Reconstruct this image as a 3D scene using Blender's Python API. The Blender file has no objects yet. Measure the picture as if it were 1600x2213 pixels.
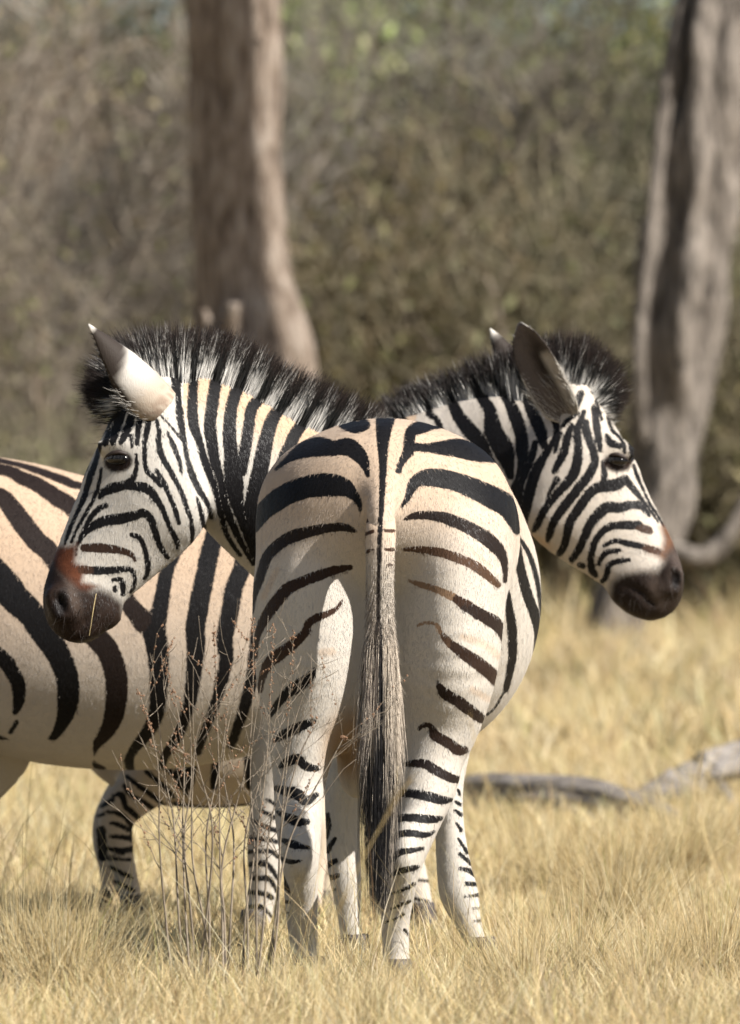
import bpy, math, random
import numpy as np
from mathutils import Vector, Matrix

random.seed(7)
rng = np.random.default_rng(11)
sc = bpy.context.scene
COL = sc.collection

# ------------------------------------------------------------------ camera, sky, sun
CAM_H = 1.098            # camera height in metres
F = 15200.0              # focal length in photograph pixels (long telephoto)
CX, CY = 800.0, 1106.5
cam_data = bpy.data.cameras.new('camera')
cam = bpy.data.objects.new('camera', cam_data)
COL.objects.link(cam)
cam.location = (0, 0, CAM_H)
cam.rotation_euler = (math.radians(90), 0, 0)
cam_data.sensor_fit = 'HORIZONTAL'
cam_data.sensor_width = 36.0
cam_data.lens = 36.0 * F / 1600.0
cam_data.clip_start = 0.5
cam_data.clip_end = 2000
cam_data.dof.use_dof = True
cam_data.dof.focus_distance = 16.35
cam_data.dof.aperture_fstop = 6.4
sc.camera = cam

SUN_AZ = math.radians(60)    # to the right of straight behind the camera
SUN_EL = math.radians(40)
sun_dir = Vector((math.sin(SUN_AZ) * math.cos(SUN_EL), -math.cos(SUN_AZ) * math.cos(SUN_EL), math.sin(SUN_EL)))
world = bpy.data.worlds.new('World')
sc.world = world
world.use_nodes = True
wn = world.node_tree
wn.nodes.clear()
sky = wn.nodes.new('ShaderNodeTexSky')
sky.sky_type = 'NISHITA'
sky.sun_disc = False
sky.sun_elevation = SUN_EL
sky.sun_rotation = math.atan2(sun_dir.x, sun_dir.y)
sky.dust_density = 1.0
bg = wn.nodes.new('ShaderNodeBackground')
bg.inputs['Strength'].default_value = 0.05
wo = wn.nodes.new('ShaderNodeOutputWorld')
wn.links.new(sky.outputs[0], bg.inputs[0])
wn.links.new(bg.outputs[0], wo.inputs[0])
sun_data = bpy.data.lights.new('sun', 'SUN')
sun_data.energy = 5.0
sun_data.angle = math.radians(0.5)
sun_data.color = (1.0, 0.95, 0.88)
sun = bpy.data.objects.new('sun', sun_data)
COL.objects.link(sun)
sun.rotation_euler = sun_dir.to_track_quat('Z', 'Y').to_euler()
sun.location = (10, -5, 20)
sc.view_settings.view_transform = 'Standard'
sc.view_settings.look = 'None'
sc.view_settings.exposure = 1.03
sc.view_settings.gamma = 1.0
sc.view_settings.use_curve_mapping = False
sc.render.engine = 'CYCLES'
sc.cycles.use_denoising = True
sc.cycles.max_bounces = 6
sc.cycles.diffuse_bounces = 1
sc.cycles.glossy_bounces = 2
sc.cycles.transparent_max_bounces = 4

# ------------------------------------------------------------------ helpers
def P(x, y, Y):
    """a point of the place at distance Y whose direction is (x, y) of the photograph"""
    return np.array([(x - CX) * Y / F, Y, CAM_H - (y - CY) * Y / F])

def tag(o, label=None, cat=None, group=None, kind=None):
    if label: o['label'] = label
    if cat: o['category'] = cat
    if group: o['group'] = group
    if kind: o['kind'] = kind
    return o

def empty(name, loc=(0, 0, 0), rz=0.0):
    o = bpy.data.objects.new(name, None)
    COL.objects.link(o)
    o.location = loc
    o.rotation_euler = (0, 0, rz)
    o.empty_display_size = 0.1
    return o

def mesh_np(name, V, polys, mat=None, parent=None, smooth=True, attrs=None, mats=None):
    """polys: list of (n,k) integer arrays"""
    me = bpy.data.meshes.new(name)
    V = np.asarray(V, np.float32)
    polys = [np.asarray(p, np.int32) for p in (polys if isinstance(polys, list) else [polys]) if len(p)]
    nl = sum(p.size for p in polys); npz = sum(len(p) for p in polys)
    me.vertices.add(len(V)); me.loops.add(nl); me.polygons.add(npz)
    me.vertices.foreach_set('co', V.ravel())
    me.loops.foreach_set('vertex_index', np.concatenate([p.ravel() for p in polys]))
    tot = np.concatenate([np.full(len(p), p.shape[1], np.int32) for p in polys])
    st = np.concatenate([[0], np.cumsum(tot)[:-1]]).astype(np.int32)
    me.polygons.foreach_set('loop_start', st)
    me.polygons.foreach_set('loop_total', tot)
    me.polygons.foreach_set('use_smooth', np.full(npz, smooth))
    for an, av in (attrs or {}).items():
        av = np.asarray(av, np.float32)
        if av.ndim == 1:
            me.attributes.new(an, 'FLOAT', 'POINT').data.foreach_set('value', av)
        else:
            if av.shape[1] == 3:
                av = np.concatenate([av, np.ones((len(av), 1), np.float32)], 1)
            me.attributes.new(an, 'FLOAT_COLOR', 'POINT').data.foreach_set('color', av.ravel())
    me.update()
    me.validate()
    for m in (mats or ([mat] if mat else [])):
        me.materials.append(m)
    o = bpy.data.objects.new(name, me)
    COL.objects.link(o)
    if parent:
        o.parent = parent
        if WORLD_PARTS and parent.type == 'EMPTY':       # parts are modelled in place: undo the offset of the thing's base
            o.matrix_parent_inverse = Matrix.Translation(-parent.location)
    return o
WORLD_PARTS = True

def material(name):
    m = bpy.data.materials.new(name)
    m.use_nodes = True
    nt = m.node_tree
    b = nt.nodes['Principled BSDF']
    return m, nt, b

def node(nt, typ, **kw):
    n = nt.nodes.new(typ)
    for k, v in kw.items():
        if k in n.inputs.keys() if hasattr(n.inputs, 'keys') else False:
            n.inputs[k].default_value = v
        else:
            setattr(n, k, v)
    return n

def noise(nt, scale, detail=3, rough=0.5, vec=None, stretch=None):
    n = nt.nodes.new('ShaderNodeTexNoise')
    n.inputs['Scale'].default_value = scale
    n.inputs['Detail'].default_value = detail
    n.inputs['Roughness'].default_value = rough
    tc = nt.nodes.new('ShaderNodeTexCoord')
    src = tc.outputs['Object']
    if stretch:
        mp = nt.nodes.new('ShaderNodeMapping')
        mp.inputs['Scale'].default_value = stretch
        nt.links.new(src, mp.inputs['Vector'])
        src = mp.outputs['Vector']
    nt.links.new(src, n.inputs['Vector'])
    return n

def ramp(nt, fac, stops):
    r = nt.nodes.new('ShaderNodeValToRGB')
    el = r.color_ramp.elements
    while len(el) < len(stops): el.new(0.5)
    for e, (p, c) in zip(el, stops):
        e.position = p
        e.color = (*c, 1) if len(c) == 3 else c
    nt.links.new(fac, r.inputs[0])
    return r

def math_node(nt, op, a, b=None):
    n = nt.nodes.new('ShaderNodeMath'); n.operation = op
    for i, v in enumerate((a, b)):
        if v is None: continue
        if hasattr(v, 'links') or hasattr(v, 'is_linked'): nt.links.new(v, n.inputs[i])
        else: n.inputs[i].default_value = v
    return n.outputs[0]

def mixrgb(nt, fac, a, b, mode='MIX'):
    n = nt.nodes.new('ShaderNodeMix'); n.data_type = 'RGBA'; n.blend_type = mode
    ins = [n.inputs['Factor'], n.inputs[6], n.inputs[7]]
    ins = [n.inputs[0], n.inputs[6], n.inputs[7]]
    for i, v in zip(ins, (fac, a, b)):
        if hasattr(v, 'is_linked'): nt.links.new(v, i)
        elif isinstance(v, (int, float)): i.default_value = v
        else: i.default_value = (*v, 1)
    return n.outputs[2]

def attr(nt, name, col=False):
    n = nt.nodes.new('ShaderNodeAttribute'); n.attribute_name = name
    return n.outputs['Color'] if col else n.outputs['Fac']

def bump(nt, b, h, strength, dist):
    n = nt.nodes.new('ShaderNodeBump')
    n.inputs['Strength'].default_value = strength
    n.inputs['Distance'].default_value = dist
    nt.links.new(h, n.inputs['Height'])
    nt.links.new(n.outputs[0], b.inputs['Normal'])

# ------------------------------------------------------------------ materials
def coat_material():
    m, nt, b = material('zebra_coat')
    nz = noise(nt, 260, 2, 0.6, stretch=(1, 1, 0.35))
    nz2 = noise(nt, 60, 3, 0.6)
    a = math_node(nt, 'SUBTRACT', nz.outputs[0], 0.5)
    a = math_node(nt, 'MULTIPLY', a, 6.5)
    a2 = math_node(nt, 'MULTIPLY', math_node(nt, 'SUBTRACT', nz2.outputs[0], 0.5), 3.5)
    s = math_node(nt, 'ADD', math_node(nt, 'ADD', math_node(nt, 'ADD', attr(nt, 'stripe'), 0.7), a), a2)
    mr = nt.nodes.new('ShaderNodeMapRange'); mr.interpolation_type = 'SMOOTHSTEP'
    mr.inputs['From Min'].default_value = -1.6; mr.inputs['From Max'].default_value = 1.6
    nt.links.new(s, mr.inputs['Value'])
    big = noise(nt, 14, 4, 0.6)
    coat = mixrgb(nt, math_node(nt, 'MULTIPLY', big.outputs[0], 0.75), attr(nt, 'coat', True), (0.86, 0.81, 0.75), 'MULTIPLY')
    fine = noise(nt, 420, 2, 0.7, stretch=(1, 1, 0.25))
    coat = mixrgb(nt, 0.35, coat, mixrgb(nt, fine.outputs[0], coat, (0.9, 0.86, 0.78), 'MULTIPLY'))
    c = mixrgb(nt, mr.outputs[0], coat, attr(nt, 'ink', True))
    nt.links.new(c, b.inputs['Base Color'])
    b.inputs['Roughness'].default_value = 0.62
    b.inputs['Specular IOR Level'].default_value = 0.13
    b.inputs['Sheen Weight'].default_value = 0.0
    b.inputs['Sheen Roughness'].default_value = 0.4
    h = noise(nt, 330, 3, 0.7, stretch=(1, 1, 0.2))
    h2 = noise(nt, 24, 3, 0.5)
    hh = math_node(nt, 'ADD', h.outputs[0], math_node(nt, 'MULTIPLY', h2.outputs[0], 1.0))
    bump(nt, b, hh, 0.35, 0.004)
    return m

def hair_material():
    m, nt, b = material('zebra_hair')
    nt.links.new(attr(nt, 'hcol', True), b.inputs['Base Color'])
    b.inputs['Roughness'].default_value = 0.5
    b.inputs['Specular IOR Level'].default_value = 0.3
    return m

def plain(name, col, rough=0.7, spec=0.3, var=0.25, scale=30):
    m, nt, b = material(name)
    n = noise(nt, scale, 4, 0.6)
    c = ramp(nt, n.outputs[0], [(0.3, tuple(v * (1 - var) for v in col)), (0.7, tuple(min(1, v * (1 + var)) for v in col))])
    nt.links.new(c.outputs[0], b.inputs['Base Color'])
    b.inputs['Roughness'].default_value = rough
    b.inputs['Specular IOR Level'].default_value = spec
    return m

def attr_material(name, rough=0.7, spec=0.2, transl=0.0, tint=False):
    m, nt, b = material(name)
    col = attr(nt, 'hcol', True)
    if tint:
        oi = nt.nodes.new('ShaderNodeObjectInfo')
        col = mixrgb(nt, 1.0, col, oi.outputs['Color'], 'MULTIPLY')
    nt.links.new(col, b.inputs['Base Color'])
    b.inputs['Roughness'].default_value = rough
    b.inputs['Specular IOR Level'].default_value = spec
    if transl:
        t = nt.nodes.new('ShaderNodeBsdfTranslucent'); nt.links.new(col, t.inputs[0])
        mx = nt.nodes.new('ShaderNodeMixShader'); mx.inputs[0].default_value = transl
        nt.links.new(b.outputs[0], mx.inputs[1]); nt.links.new(t.outputs[0], mx.inputs[2])
        nt.links.new(mx.outputs[0], nt.nodes['Material Output'].inputs[0])
    return m

M_coat = coat_material()
M_hair = hair_material()
M_hoof = plain('hoof_horn', (0.06, 0.05, 0.045), 0.55)
M_eye, _nt, _b = material('eye_glossy')
_b.inputs['Base Color'].default_value = (0.006, 0.004, 0.004, 1); _b.inputs['Roughness'].default_value = 0.18
M_lid = plain('eyelid_skin', (0.022, 0.014, 0.011), 0.6, 0.3, 0.4, 200)
M_grass = attr_material('dry_grass', 0.6, 0.25, 0.4)
M_leaf = attr_material('leaf', 0.6, 0.2, 0.25, True)
M_twig = plain('twig_bark', (0.27, 0.22, 0.17), 0.85, 0.15, 0.45, 9)
M_weed = plain('weed_stem', (0.20, 0.165, 0.125), 0.7, 0.2, 0.35, 60)
M_seed = plain('seed_husk', (0.22, 0.13, 0.08), 0.8, 0.15, 0.4, 150)

# ------------------------------------------------------------------ blended-surface modelling
class Blend:
    def __init__(s, lo, hi, h):
        s.lo = np.array(lo, float); s.h = h
        s.n = np.ceil((np.array(hi) - s.lo) / h).astype(int) + 1
        s.a = np.full(s.n, 0.5, np.float32)
    def box(s, lo, hi):
        i0 = np.clip(np.floor((lo - s.lo) / s.h).astype(int), 0, s.n)
        i1 = np.clip(np.ceil((hi - s.lo) / s.h).astype(int) + 1, 0, s.n)
        return i0, i1
    def axes(s, i0, i1):
        return [(s.lo[k] + s.h * np.arange(i0[k], i1[k])).astype(np.float32) for k in range(3)]
    def chain(s, st, k=0.03, sub=4, cut=False):
        """st: stations (point, radius along u, radius along v, u)"""
        st = resample(st, sub)
        pad = k + 3 * s.h
        R = [max(q[1], q[2]) for q in st]
        Pt = np.array([q[0] for q in st])
        g0, g1 = s.box((Pt.T - np.array(R)).min(1) - pad, (Pt.T + np.array(R)).max(1) + pad)
        if np.any(g1 <= g0): return
        tmp = np.full(g1 - g0, 0.5, np.float32)
        for i in range(len(st) - 1):
            (p0, a0, b0, u0), (p1, a1, b1, u1) = st[i], st[i + 1]
            ax = p1 - p0; L = np.linalg.norm(ax)
            if L < 1e-6: continue
            w = ax / L
            u = (u0 + u1); u = u - w * (u @ w); u /= np.linalg.norm(u)
            v = np.cross(w, u)
            r = max(R[i], R[i + 1]) + pad
            j0, j1 = s.box(np.minimum(p0, p1) - r, np.maximum(p0, p1) + r)
            j0 = np.maximum(j0, g0); j1 = np.minimum(j1, g1)
            if np.any(j1 <= j0): continue
            X, Y, Z = s.axes(j0, j1)
            dx = (X - p0[0])[:, None, None]; dy = (Y - p0[1])[None, :, None]; dz = (Z - p0[2])[None, None, :]
            pw = dx * w[0] + dy * w[1] + dz * w[2]
            pu = dx * u[0] + dy * u[1] + dz * u[2]
            pv = dx * v[0] + dy * v[1] + dz * v[2]
            t = np.clip(pw / L, 0, 1)
            a = a0 + (a1 - a0) * t; b = b0 + (b1 - b0) * t
            m = np.minimum(a, b)
            d = (np.sqrt((pu / a) ** 2 + (pv / b) ** 2 + ((pw - t * L) / m) ** 2) - 1) * m
            q = tuple(slice(c - g, e - g) for c, e, g in zip(j0, j1, g0))
            tmp[q] = np.minimum(tmp[q], d.astype(np.float32))
        sl = tuple(slice(c, e) for c, e in zip(g0, g1))
        A = s.a[sl]
        if cut:
            h = np.maximum(k - np.abs(A + tmp), 0) / k
            s.a[sl] = np.maximum(A, -tmp) + h * h * k * 0.25
        else:
            h = np.maximum(k - np.abs(A - tmp), 0) / k
            s.a[sl] = np.minimum(A, tmp) - h * h * k * 0.25
    def surface(s, smooth=3):
        A = s.a
        neg = A < 0
        c = [neg[i:A.shape[0] - 1 + i, j:A.shape[1] - 1 + j, k:A.shape[2] - 1 + k] for i in (0, 1) for j in (0, 1) for k in (0, 1)]
        cnt = np.zeros(c[0].shape, np.int8)
        for q in c: cnt += q
        act = np.argwhere((cnt > 0) & (cnt < 8))
        idx = np.full(c[0].shape, -1, np.int32)
        idx[tuple(act.T)] = np.arange(len(act))
        val = {}
        for i in (0, 1):
            for j in (0, 1):
                for k in (0, 1):
                    val[i, j, k] = A[act[:, 0] + i, act[:, 1] + j, act[:, 2] + k]
        acc = np.zeros((len(act), 3)); n = np.zeros(len(act))
        for p in val:
            for d in range(3):
                if p[d] == 0:
                    q = list(p); q[d] = 1; q = tuple(q)
                    f0, f1 = val[p], val[q]
                    m = (f0 < 0) != (f1 < 0)
                    t = np.where(m, f0 / np.where(m, f0 - f1, 1), 0)
                    pos = np.tile(np.array(p, float), (len(act), 1)); pos[:, d] = t
                    acc[m] += pos[m]; n[m] += 1
        V = s.lo + s.h * (act + acc / n[:, None])
        quads = []
        for d in range(3):
            e0 = [slice(None)] * 3; e1 = [slice(None)] * 3
            e0[d] = slice(0, -1); e1[d] = slice(1, None)
            sg0, sg1 = neg[tuple(e0)], neg[tuple(e1)]
            for flip in (0, 1):
                m = (sg0 & ~sg1) if not flip else (~sg0 & sg1)
                pt = np.argwhere(m)
                b1, b2 = (d + 1) % 3, (d + 2) % 3
                ok = (pt[:, b1] > 0) & (pt[:, b2] > 0) & (pt[:, b1] < A.shape[b1] - 1) & (pt[:, b2] < A.shape[b2] - 1)
                pt = pt[ok]
                def g(o1, o2):
                    q = pt.copy(); q[:, b1] -= o1; q[:, b2] -= o2
                    return idx[q[:, 0], q[:, 1], q[:, 2]]
                qd = np.stack([g(1, 1), g(0, 1), g(0, 0), g(1, 0)], 1)
                quads.append(qd[:, ::-1] if flip else qd)
        Q = np.concatenate(quads)
        E = np.concatenate([Q[:, [0, 1]], Q[:, [1, 2]], Q[:, [2, 3]], Q[:, [3, 0]]])
        deg = np.bincount(E[:, 0], minlength=len(V)) + np.bincount(E[:, 1], minlength=len(V))
        for it in range(smooth):
            for lam in (0.6, -0.62):
                av = np.stack([np.bincount(E[:, 0], V[E[:, 1], k], len(V)) + np.bincount(E[:, 1], V[E[:, 0], k], len(V)) for k in range(3)], 1)
                V = V + lam * (av / np.maximum(deg, 1)[:, None] - V)
        return V, Q

def resample(st, sub):
    if len(st) < 2: return st
    out = []
    arr = [np.concatenate([q[0], [q[1], q[2]], q[3]]) for q in st]
    for i in range(len(arr) - 1):
        p0 = arr[max(i - 1, 0)]; p1 = arr[i]; p2 = arr[i + 1]; p3 = arr[min(i + 2, len(arr) - 1)]
        for j in range(sub):
            t = j / sub
            v = 0.5 * ((2 * p1) + (p2 - p0) * t + (2 * p0 - 5 * p1 + 4 * p2 - p3) * t * t + (3 * p1 - p0 - 3 * p2 + p3) * t ** 3)
            v[3:5] = np.maximum(v[3:5], 0.0003)
            out.append(v)
    out.append(arr[-1])
    return [(v[:3], v[3], v[4], v[5:8] / np.linalg.norm(v[5:8])) for v in out]

def subdivide(V, Q):
    E = np.sort(np.concatenate([Q[:, [0, 1]], Q[:, [1, 2]], Q[:, [2, 3]], Q[:, [3, 0]]]), 1)
    key = E[:, 0].astype(np.int64) * len(V) + E[:, 1]
    uk, inv = np.unique(key, return_inverse=True)
    mid = 0.5 * (V[uk // len(V)] + V[uk % len(V)])
    n = len(V); nq = len(Q)
    e = [n + inv[i * nq:(i + 1) * nq] for i in range(4)]
    cen = n + len(uk) + np.arange(nq)
    VV = np.concatenate([V, mid, V[Q].mean(1)])
    QQ = np.concatenate([np.stack([Q[:, i], e[i], cen, e[i - 1]], 1) for i in range(4)])
    # one light relaxation so that the finer mesh is round, not faceted
    E2 = np.concatenate([QQ[:, [0, 1]], QQ[:, [1, 2]], QQ[:, [2, 3]], QQ[:, [3, 0]]])
    deg = np.bincount(E2[:, 0], minlength=len(VV)) + np.bincount(E2[:, 1], minlength=len(VV))
    for lam in (0.5, -0.5):
        av = np.stack([np.bincount(E2[:, 0], VV[E2[:, 1], k], len(VV)) + np.bincount(E2[:, 1], VV[E2[:, 0], k], len(VV)) for k in range(3)], 1)
        VV = VV + lam * (av / deg[:, None] - VV)
    return VV, QQ

XA = np.array([1.0, 0, 0]); ZA = np.array([0, 0, 1.0]); YA = np.array([0, 1.0, 0])
def limb(pts, depth=1.1):
    """pts: (x, y, Y, half width in photo px [, depth radius in m])"""
    out = []
    for q in pts:
        r = q[3] * q[2] / F
        d = q[4] if len(q) > 4 else r * depth
        out.append((P(q[0], q[1], q[2]), r, d, XA))
    return out
def stand(pts, y0=1700):
    """bring the foot of a leg exactly down to the ground"""
    out = []
    yl = pts[-1][1]; Yl = pts[-1][2]
    foot = CY + (CAM_H - 0.028) * F / Yl
    for q in pts:
        y = q[1] if q[1] < y0 else y0 + (q[1] - y0) * (foot - y0) / (yl - y0)
        out.append((q[0], y) + tuple(q[2:]))
    return limb(out)
def trunk(pts):
    """(x, y, Y, half height px, half thickness m [, tilt x, tilt y in px]): body whose height axis lies in the picture plane"""
    out = []
    for q in pts:
        u = np.array([q[5], 0, -q[6]], float) if len(q) > 5 else ZA
        out.append((P(q[0], q[1], q[2]), q[3] * q[2] / F, q[4], u / np.linalg.norm(u)))
    return out
def skull(pairs, widths, Y0, Y1):
    out = []
    for i, (f, b) in enumerate(pairs):
        Y = Y0 + (Y1 - Y0) * i / (len(pairs) - 1)
        p, q = P(f[0], f[1], Y), P(b[0], b[1], Y)
        u = q - p; L = np.linalg.norm(u)
        out.append(((p + q) / 2, L / 2, widths[i] * Y / F, u / L))
    return out

# ------------------------------------------------------------------ coat pattern
def pix(V):
    V = np.asarray(V)
    return CX + V[:, 0] * F / V[:, 1], CY - (V[:, 2] - CAM_H) * F / V[:, 1]

def parse(txt):
    out = []
    for line in txt.strip().splitlines():
        line = line.strip()
        if not line or line.startswith('#'): continue
        tone = 0.0
        if ':' in line:
            t, line = line.split(':'); tone = float(t)
        pts = np.array([[float(c) for c in w.split(',')] for w in line.split()])
        if len(pts) == 1: pts = np.concatenate([pts, pts + [0.5, 0, 0]])
        q = []
        for i in range(len(pts) - 1):
            p0 = pts[max(i - 1, 0)]; p1 = pts[i]; p2 = pts[i + 1]; p3 = pts[min(i + 2, len(pts) - 1)]
            for j in range(4):
                t = j / 4
                q.append(0.5 * ((2 * p1) + (p2 - p0) * t + (2 * p0 - 5 * p1 + 4 * p2 - p3) * t * t + (3 * p1 - p0 - 3 * p2 + p3) * t ** 3))
        q.append(pts[-1])
        out.append((tone, np.array(q)))
    return out

def stripes(px, py, lines, far=-25.0):
    """signed width field of the stripes (positive inside) and their tone"""
    f = np.full(len(px), far); tone = np.zeros(len(px))
    for tn, q in lines:
        w = q[:, 2].max() + 26
        sel = np.nonzero((px > q[:, 0].min() - w) & (px < q[:, 0].max() + w) & (py > q[:, 1].min() - w) & (py < q[:, 1].max() + w))[0]
        if not len(sel): continue
        x = px[sel]; y = py[sel]; best = np.full(len(sel), far)
        for i in range(len(q) - 1):
            ax, ay, aw = q[i]; bx, by, bw = q[i + 1]
            dx, dy = bx - ax, by - ay
            L = dx * dx + dy * dy + 1e-9
            t = np.clip(((x - ax) * dx + (y - ay) * dy) / L, 0, 1)
            d = aw + (bw - aw) * t - np.hypot(x - ax - t * dx, y - ay - t * dy)
            best = np.maximum(best, d)
        up = best > f[sel]
        f[sel[up]] = best[up]; tone[sel[up]] = tn
    return f, tone

def sstep(a, b, x):
    t = np.clip((x - a) / (b - a), 0, 1)
    return t * t * (3 - 2 * t)
def blob(px, py, cx, cy, rx, ry, rot=0, soft=0.25):
    c, s_ = math.cos(math.radians(rot)), math.sin(math.radians(rot))
    u = ((px - cx) * c + (py - cy) * s_) / rx; v = (-(px - cx) * s_ + (py - cy) * c) / ry
    return 1 - sstep(1 - soft, 1 + soft, np.hypot(u, v))
def poly(px, py, pts, soft=4.0):
    """1 inside the outline, fading over its edge"""
    pts = np.array(pts, float); n = len(pts)
    d = np.full(len(px), 1e9); ins = np.zeros(len(px), bool)
    for i in range(n):
        (ax, ay), (bx, by) = pts[i], pts[(i + 1) % n]
        t = np.clip(((px - ax) * (bx - ax) + (py - ay) * (by - ay)) / ((bx - ax) ** 2 + (by - ay) ** 2), 0, 1)
        d = np.minimum(d, np.hypot(px - ax - t * (bx - ax), py - ay - t * (by - ay)))
        c = ((ay > py) != (by > py)) & (px < (bx - ax) * (py - ay) / (by - ay + 1e-12) + ax)
        ins ^= c
    return sstep(-soft, soft, np.where(ins, d, -d))
def mix3(a, b, t):
    return a + (np.asarray(b) - a) * t[:, None]

WHITE = np.array((0.52, 0.495, 0.455)); TAN = np.array((0.48, 0.335, 0.22))
INK = np.array((0.0055, 0.005, 0.0055)); BROWN = np.array((0.048, 0.024, 0.014)); UMBER = np.array((0.24, 0.155, 0.095))

A_RUMP = parse('''
742,918,9 768,922,14 788,918,12
597,1014,3 626,990,8 656,973,17 690,965,21 722,969,16 754,966,19 779,986,15 790,1007,9 795,1027,4
545,1135,18 569,1106,19 594,1085,22 626,1065,23 669,1051,24 711,1048,25 743,1053,19 764,1069,11 777,1088,6 779,1103,3
0.1: 544,1322,5 548,1290,7 560,1255,9 577,1205,11 605,1175,12 637,1158,13 679,1147,11 711,1141,9 743,1139,9 769,1148,3
0.25: 758,1226,5 722,1233,9 686,1245,11 652,1258,11 622,1273,13 601,1296,13 582,1322,12 565,1352,9 556,1379,6 552,1420,4
0.35: 739,1299,2 722,1320,5 690,1333,8 667,1347,8 660,1367,9 639,1388,11 609,1411,13 584,1430,12 569,1458,8 562,1492,6
680,1445,3 673,1460,8 647,1481,13 622,1498,11 601,1522,8 585,1545,5
677,1559,6 644,1573,11 612,1589,9 595,1600,5
603,1659,3 624,1645,10 644,1641,10 662,1657,9 684,1661,6
585,1707,2 599,1704,6 621,1711,11 644,1717,12 662,1731,10 684,1718,5
600,1755,3 626,1769,10 644,1776,10 664,1776,6
610,1815,4 633,1825,9 653,1830,5 671,1833,2
610,1857,4 630,1863,5 651,1860,2
605,1890,7 615,1911,6 626,1929,2
608,1948,4 625,1950,3
608,1971,3 623,1973,2
841,890,20 833,905,20 828,954,13 828,1007,8 826,1071,6 822,1135,4
964,920,5 937,919,9 910,923,14 890,932,12 885,954,12 883,974,12 868,999,7 862,1017,6
887,965,9 921,968,9 955,968,15 989,968,20 1022,977,19 1052,988,11 1072,995,5
869,1094,3 881,1076,6 894,1046,12 917,1033,17 948,1033,20 989,1042,20 1029,1058,22 1067,1076,24 1097,1094,24 1112,1114,22 1118,1145,10
0.1: 874,1123,2 894,1115,7 926,1114,9 964,1120,12 1000,1134,13 1034,1152,14 1065,1175,15 1085,1199,11 1092,1229,6 1092,1256,4
0.55: 874,1187,3 910,1188,7 946,1193,9 989,1206,10 1029,1224,10 1045,1236,10 1076,1263,7
0.9: 883,1254,2 910,1264,6 944,1274,7 978,1290,9
0.35: 978,1290,8 1011,1310,12
0.15: 1005,1308,11 1045,1332,13 1070,1346,14 1083,1364,10 1089,1389,3
1.0: 903,1352,2 921,1346,3 944,1350,3 953,1368,4
0.6: 953,1368,4 973,1391,9
0.25: 970,1388,8 1000,1411,12 1034,1434,14 1063,1458,14 1076,1476,11
0.15: 947,1476,4 959,1497,11 989,1515,12 1016,1535,12 1040,1553,10
0.2: 906,1576,3 915,1568,5 931,1569,5 940,1589,11 965,1603,11 990,1621,11 1005,1621,8
0.1: 875,1652,4 897,1650,8 920,1652,10 947,1668,10 974,1681,9 994,1686,8
857,1715,6 886,1715,9 920,1720,10 954,1729,9 976,1729,4
830,1762,8 852,1771,8 875,1767,8 909,1769,9 938,1771,8 954,1768,4
848,1819,5 863,1803,7 897,1802,7 920,1805,6 938,1798,3
825,1873,3 841,1864,4 864,1843,7 886,1839,6 915,1834,3
841,1893,3 868,1882,6 893,1877,6 905,1873,3
841,1933,2 869,1925,3 895,1911,4
845,1966,2 871,1954,4 886,1948,3
833,1994,2 859,1984,2 873,1976,3
875,2010,3 882,2020,2
''')
A_FAINT = parse('''
966,1078,5 1011,1094,7 1056,1116,8 1092,1150,6
584,1141,6 626,1116,6 669,1105,5
560,1180,5 590,1140,6
1000,1170,4 1060,1225,5
600,1230,5 570,1290,5
1000,1375,5 1050,1395,7 1080,1420,6
1020,1490,5 1055,1510,6
695,1410,6 718,1408,7
''')
A_SIDE = parse('''
1092,1229,6 1092,1256,5 1098,1287,6 1101,1314,8 1106,1346,10 1108,1382,10 1108,1418,9 1103,1449,8 1094,1490,6
1117,1160,6 1121,1200,9 1128,1240,10 1142,1290,11 1157,1330,11 1165,1365,10 1163,1400,9 1155,1450,8 1135,1500,7 1100,1550,6 1060,1590,5
1122,1160,3 1145,1200,5 1160,1250,5 1168,1300,4 1172,1350,3
1090,1495,2 1070,1530,2 1052,1545,2
520,1140,9 530,1240,10 535,1340,10 540,1440,8
''')
A_FORE = parse('''
708,1760,4 711,1785,5 706,1811,3
724,1813,4 708,1839,6
726,1861,5 706,1871,7
706,1900,6 730,1893,5
712,1925,4 724,1922,3
990,1708,3 994,1717,3
985,1733,3 995,1739,4
984,1752,3 997,1761,4
987,1780,3 997,1795,4
992,1814,3 1010,1843,4
994,1846,4 1021,1869,4
996,1877,4 1014,1882,5 1032,1896,4
1007,1910,4 1036,1912,5
1005,1939,2 1040,1933,4
1023,1964,2 1036,1963,2
1023,1992,2 1038,1990,3
''')
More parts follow.
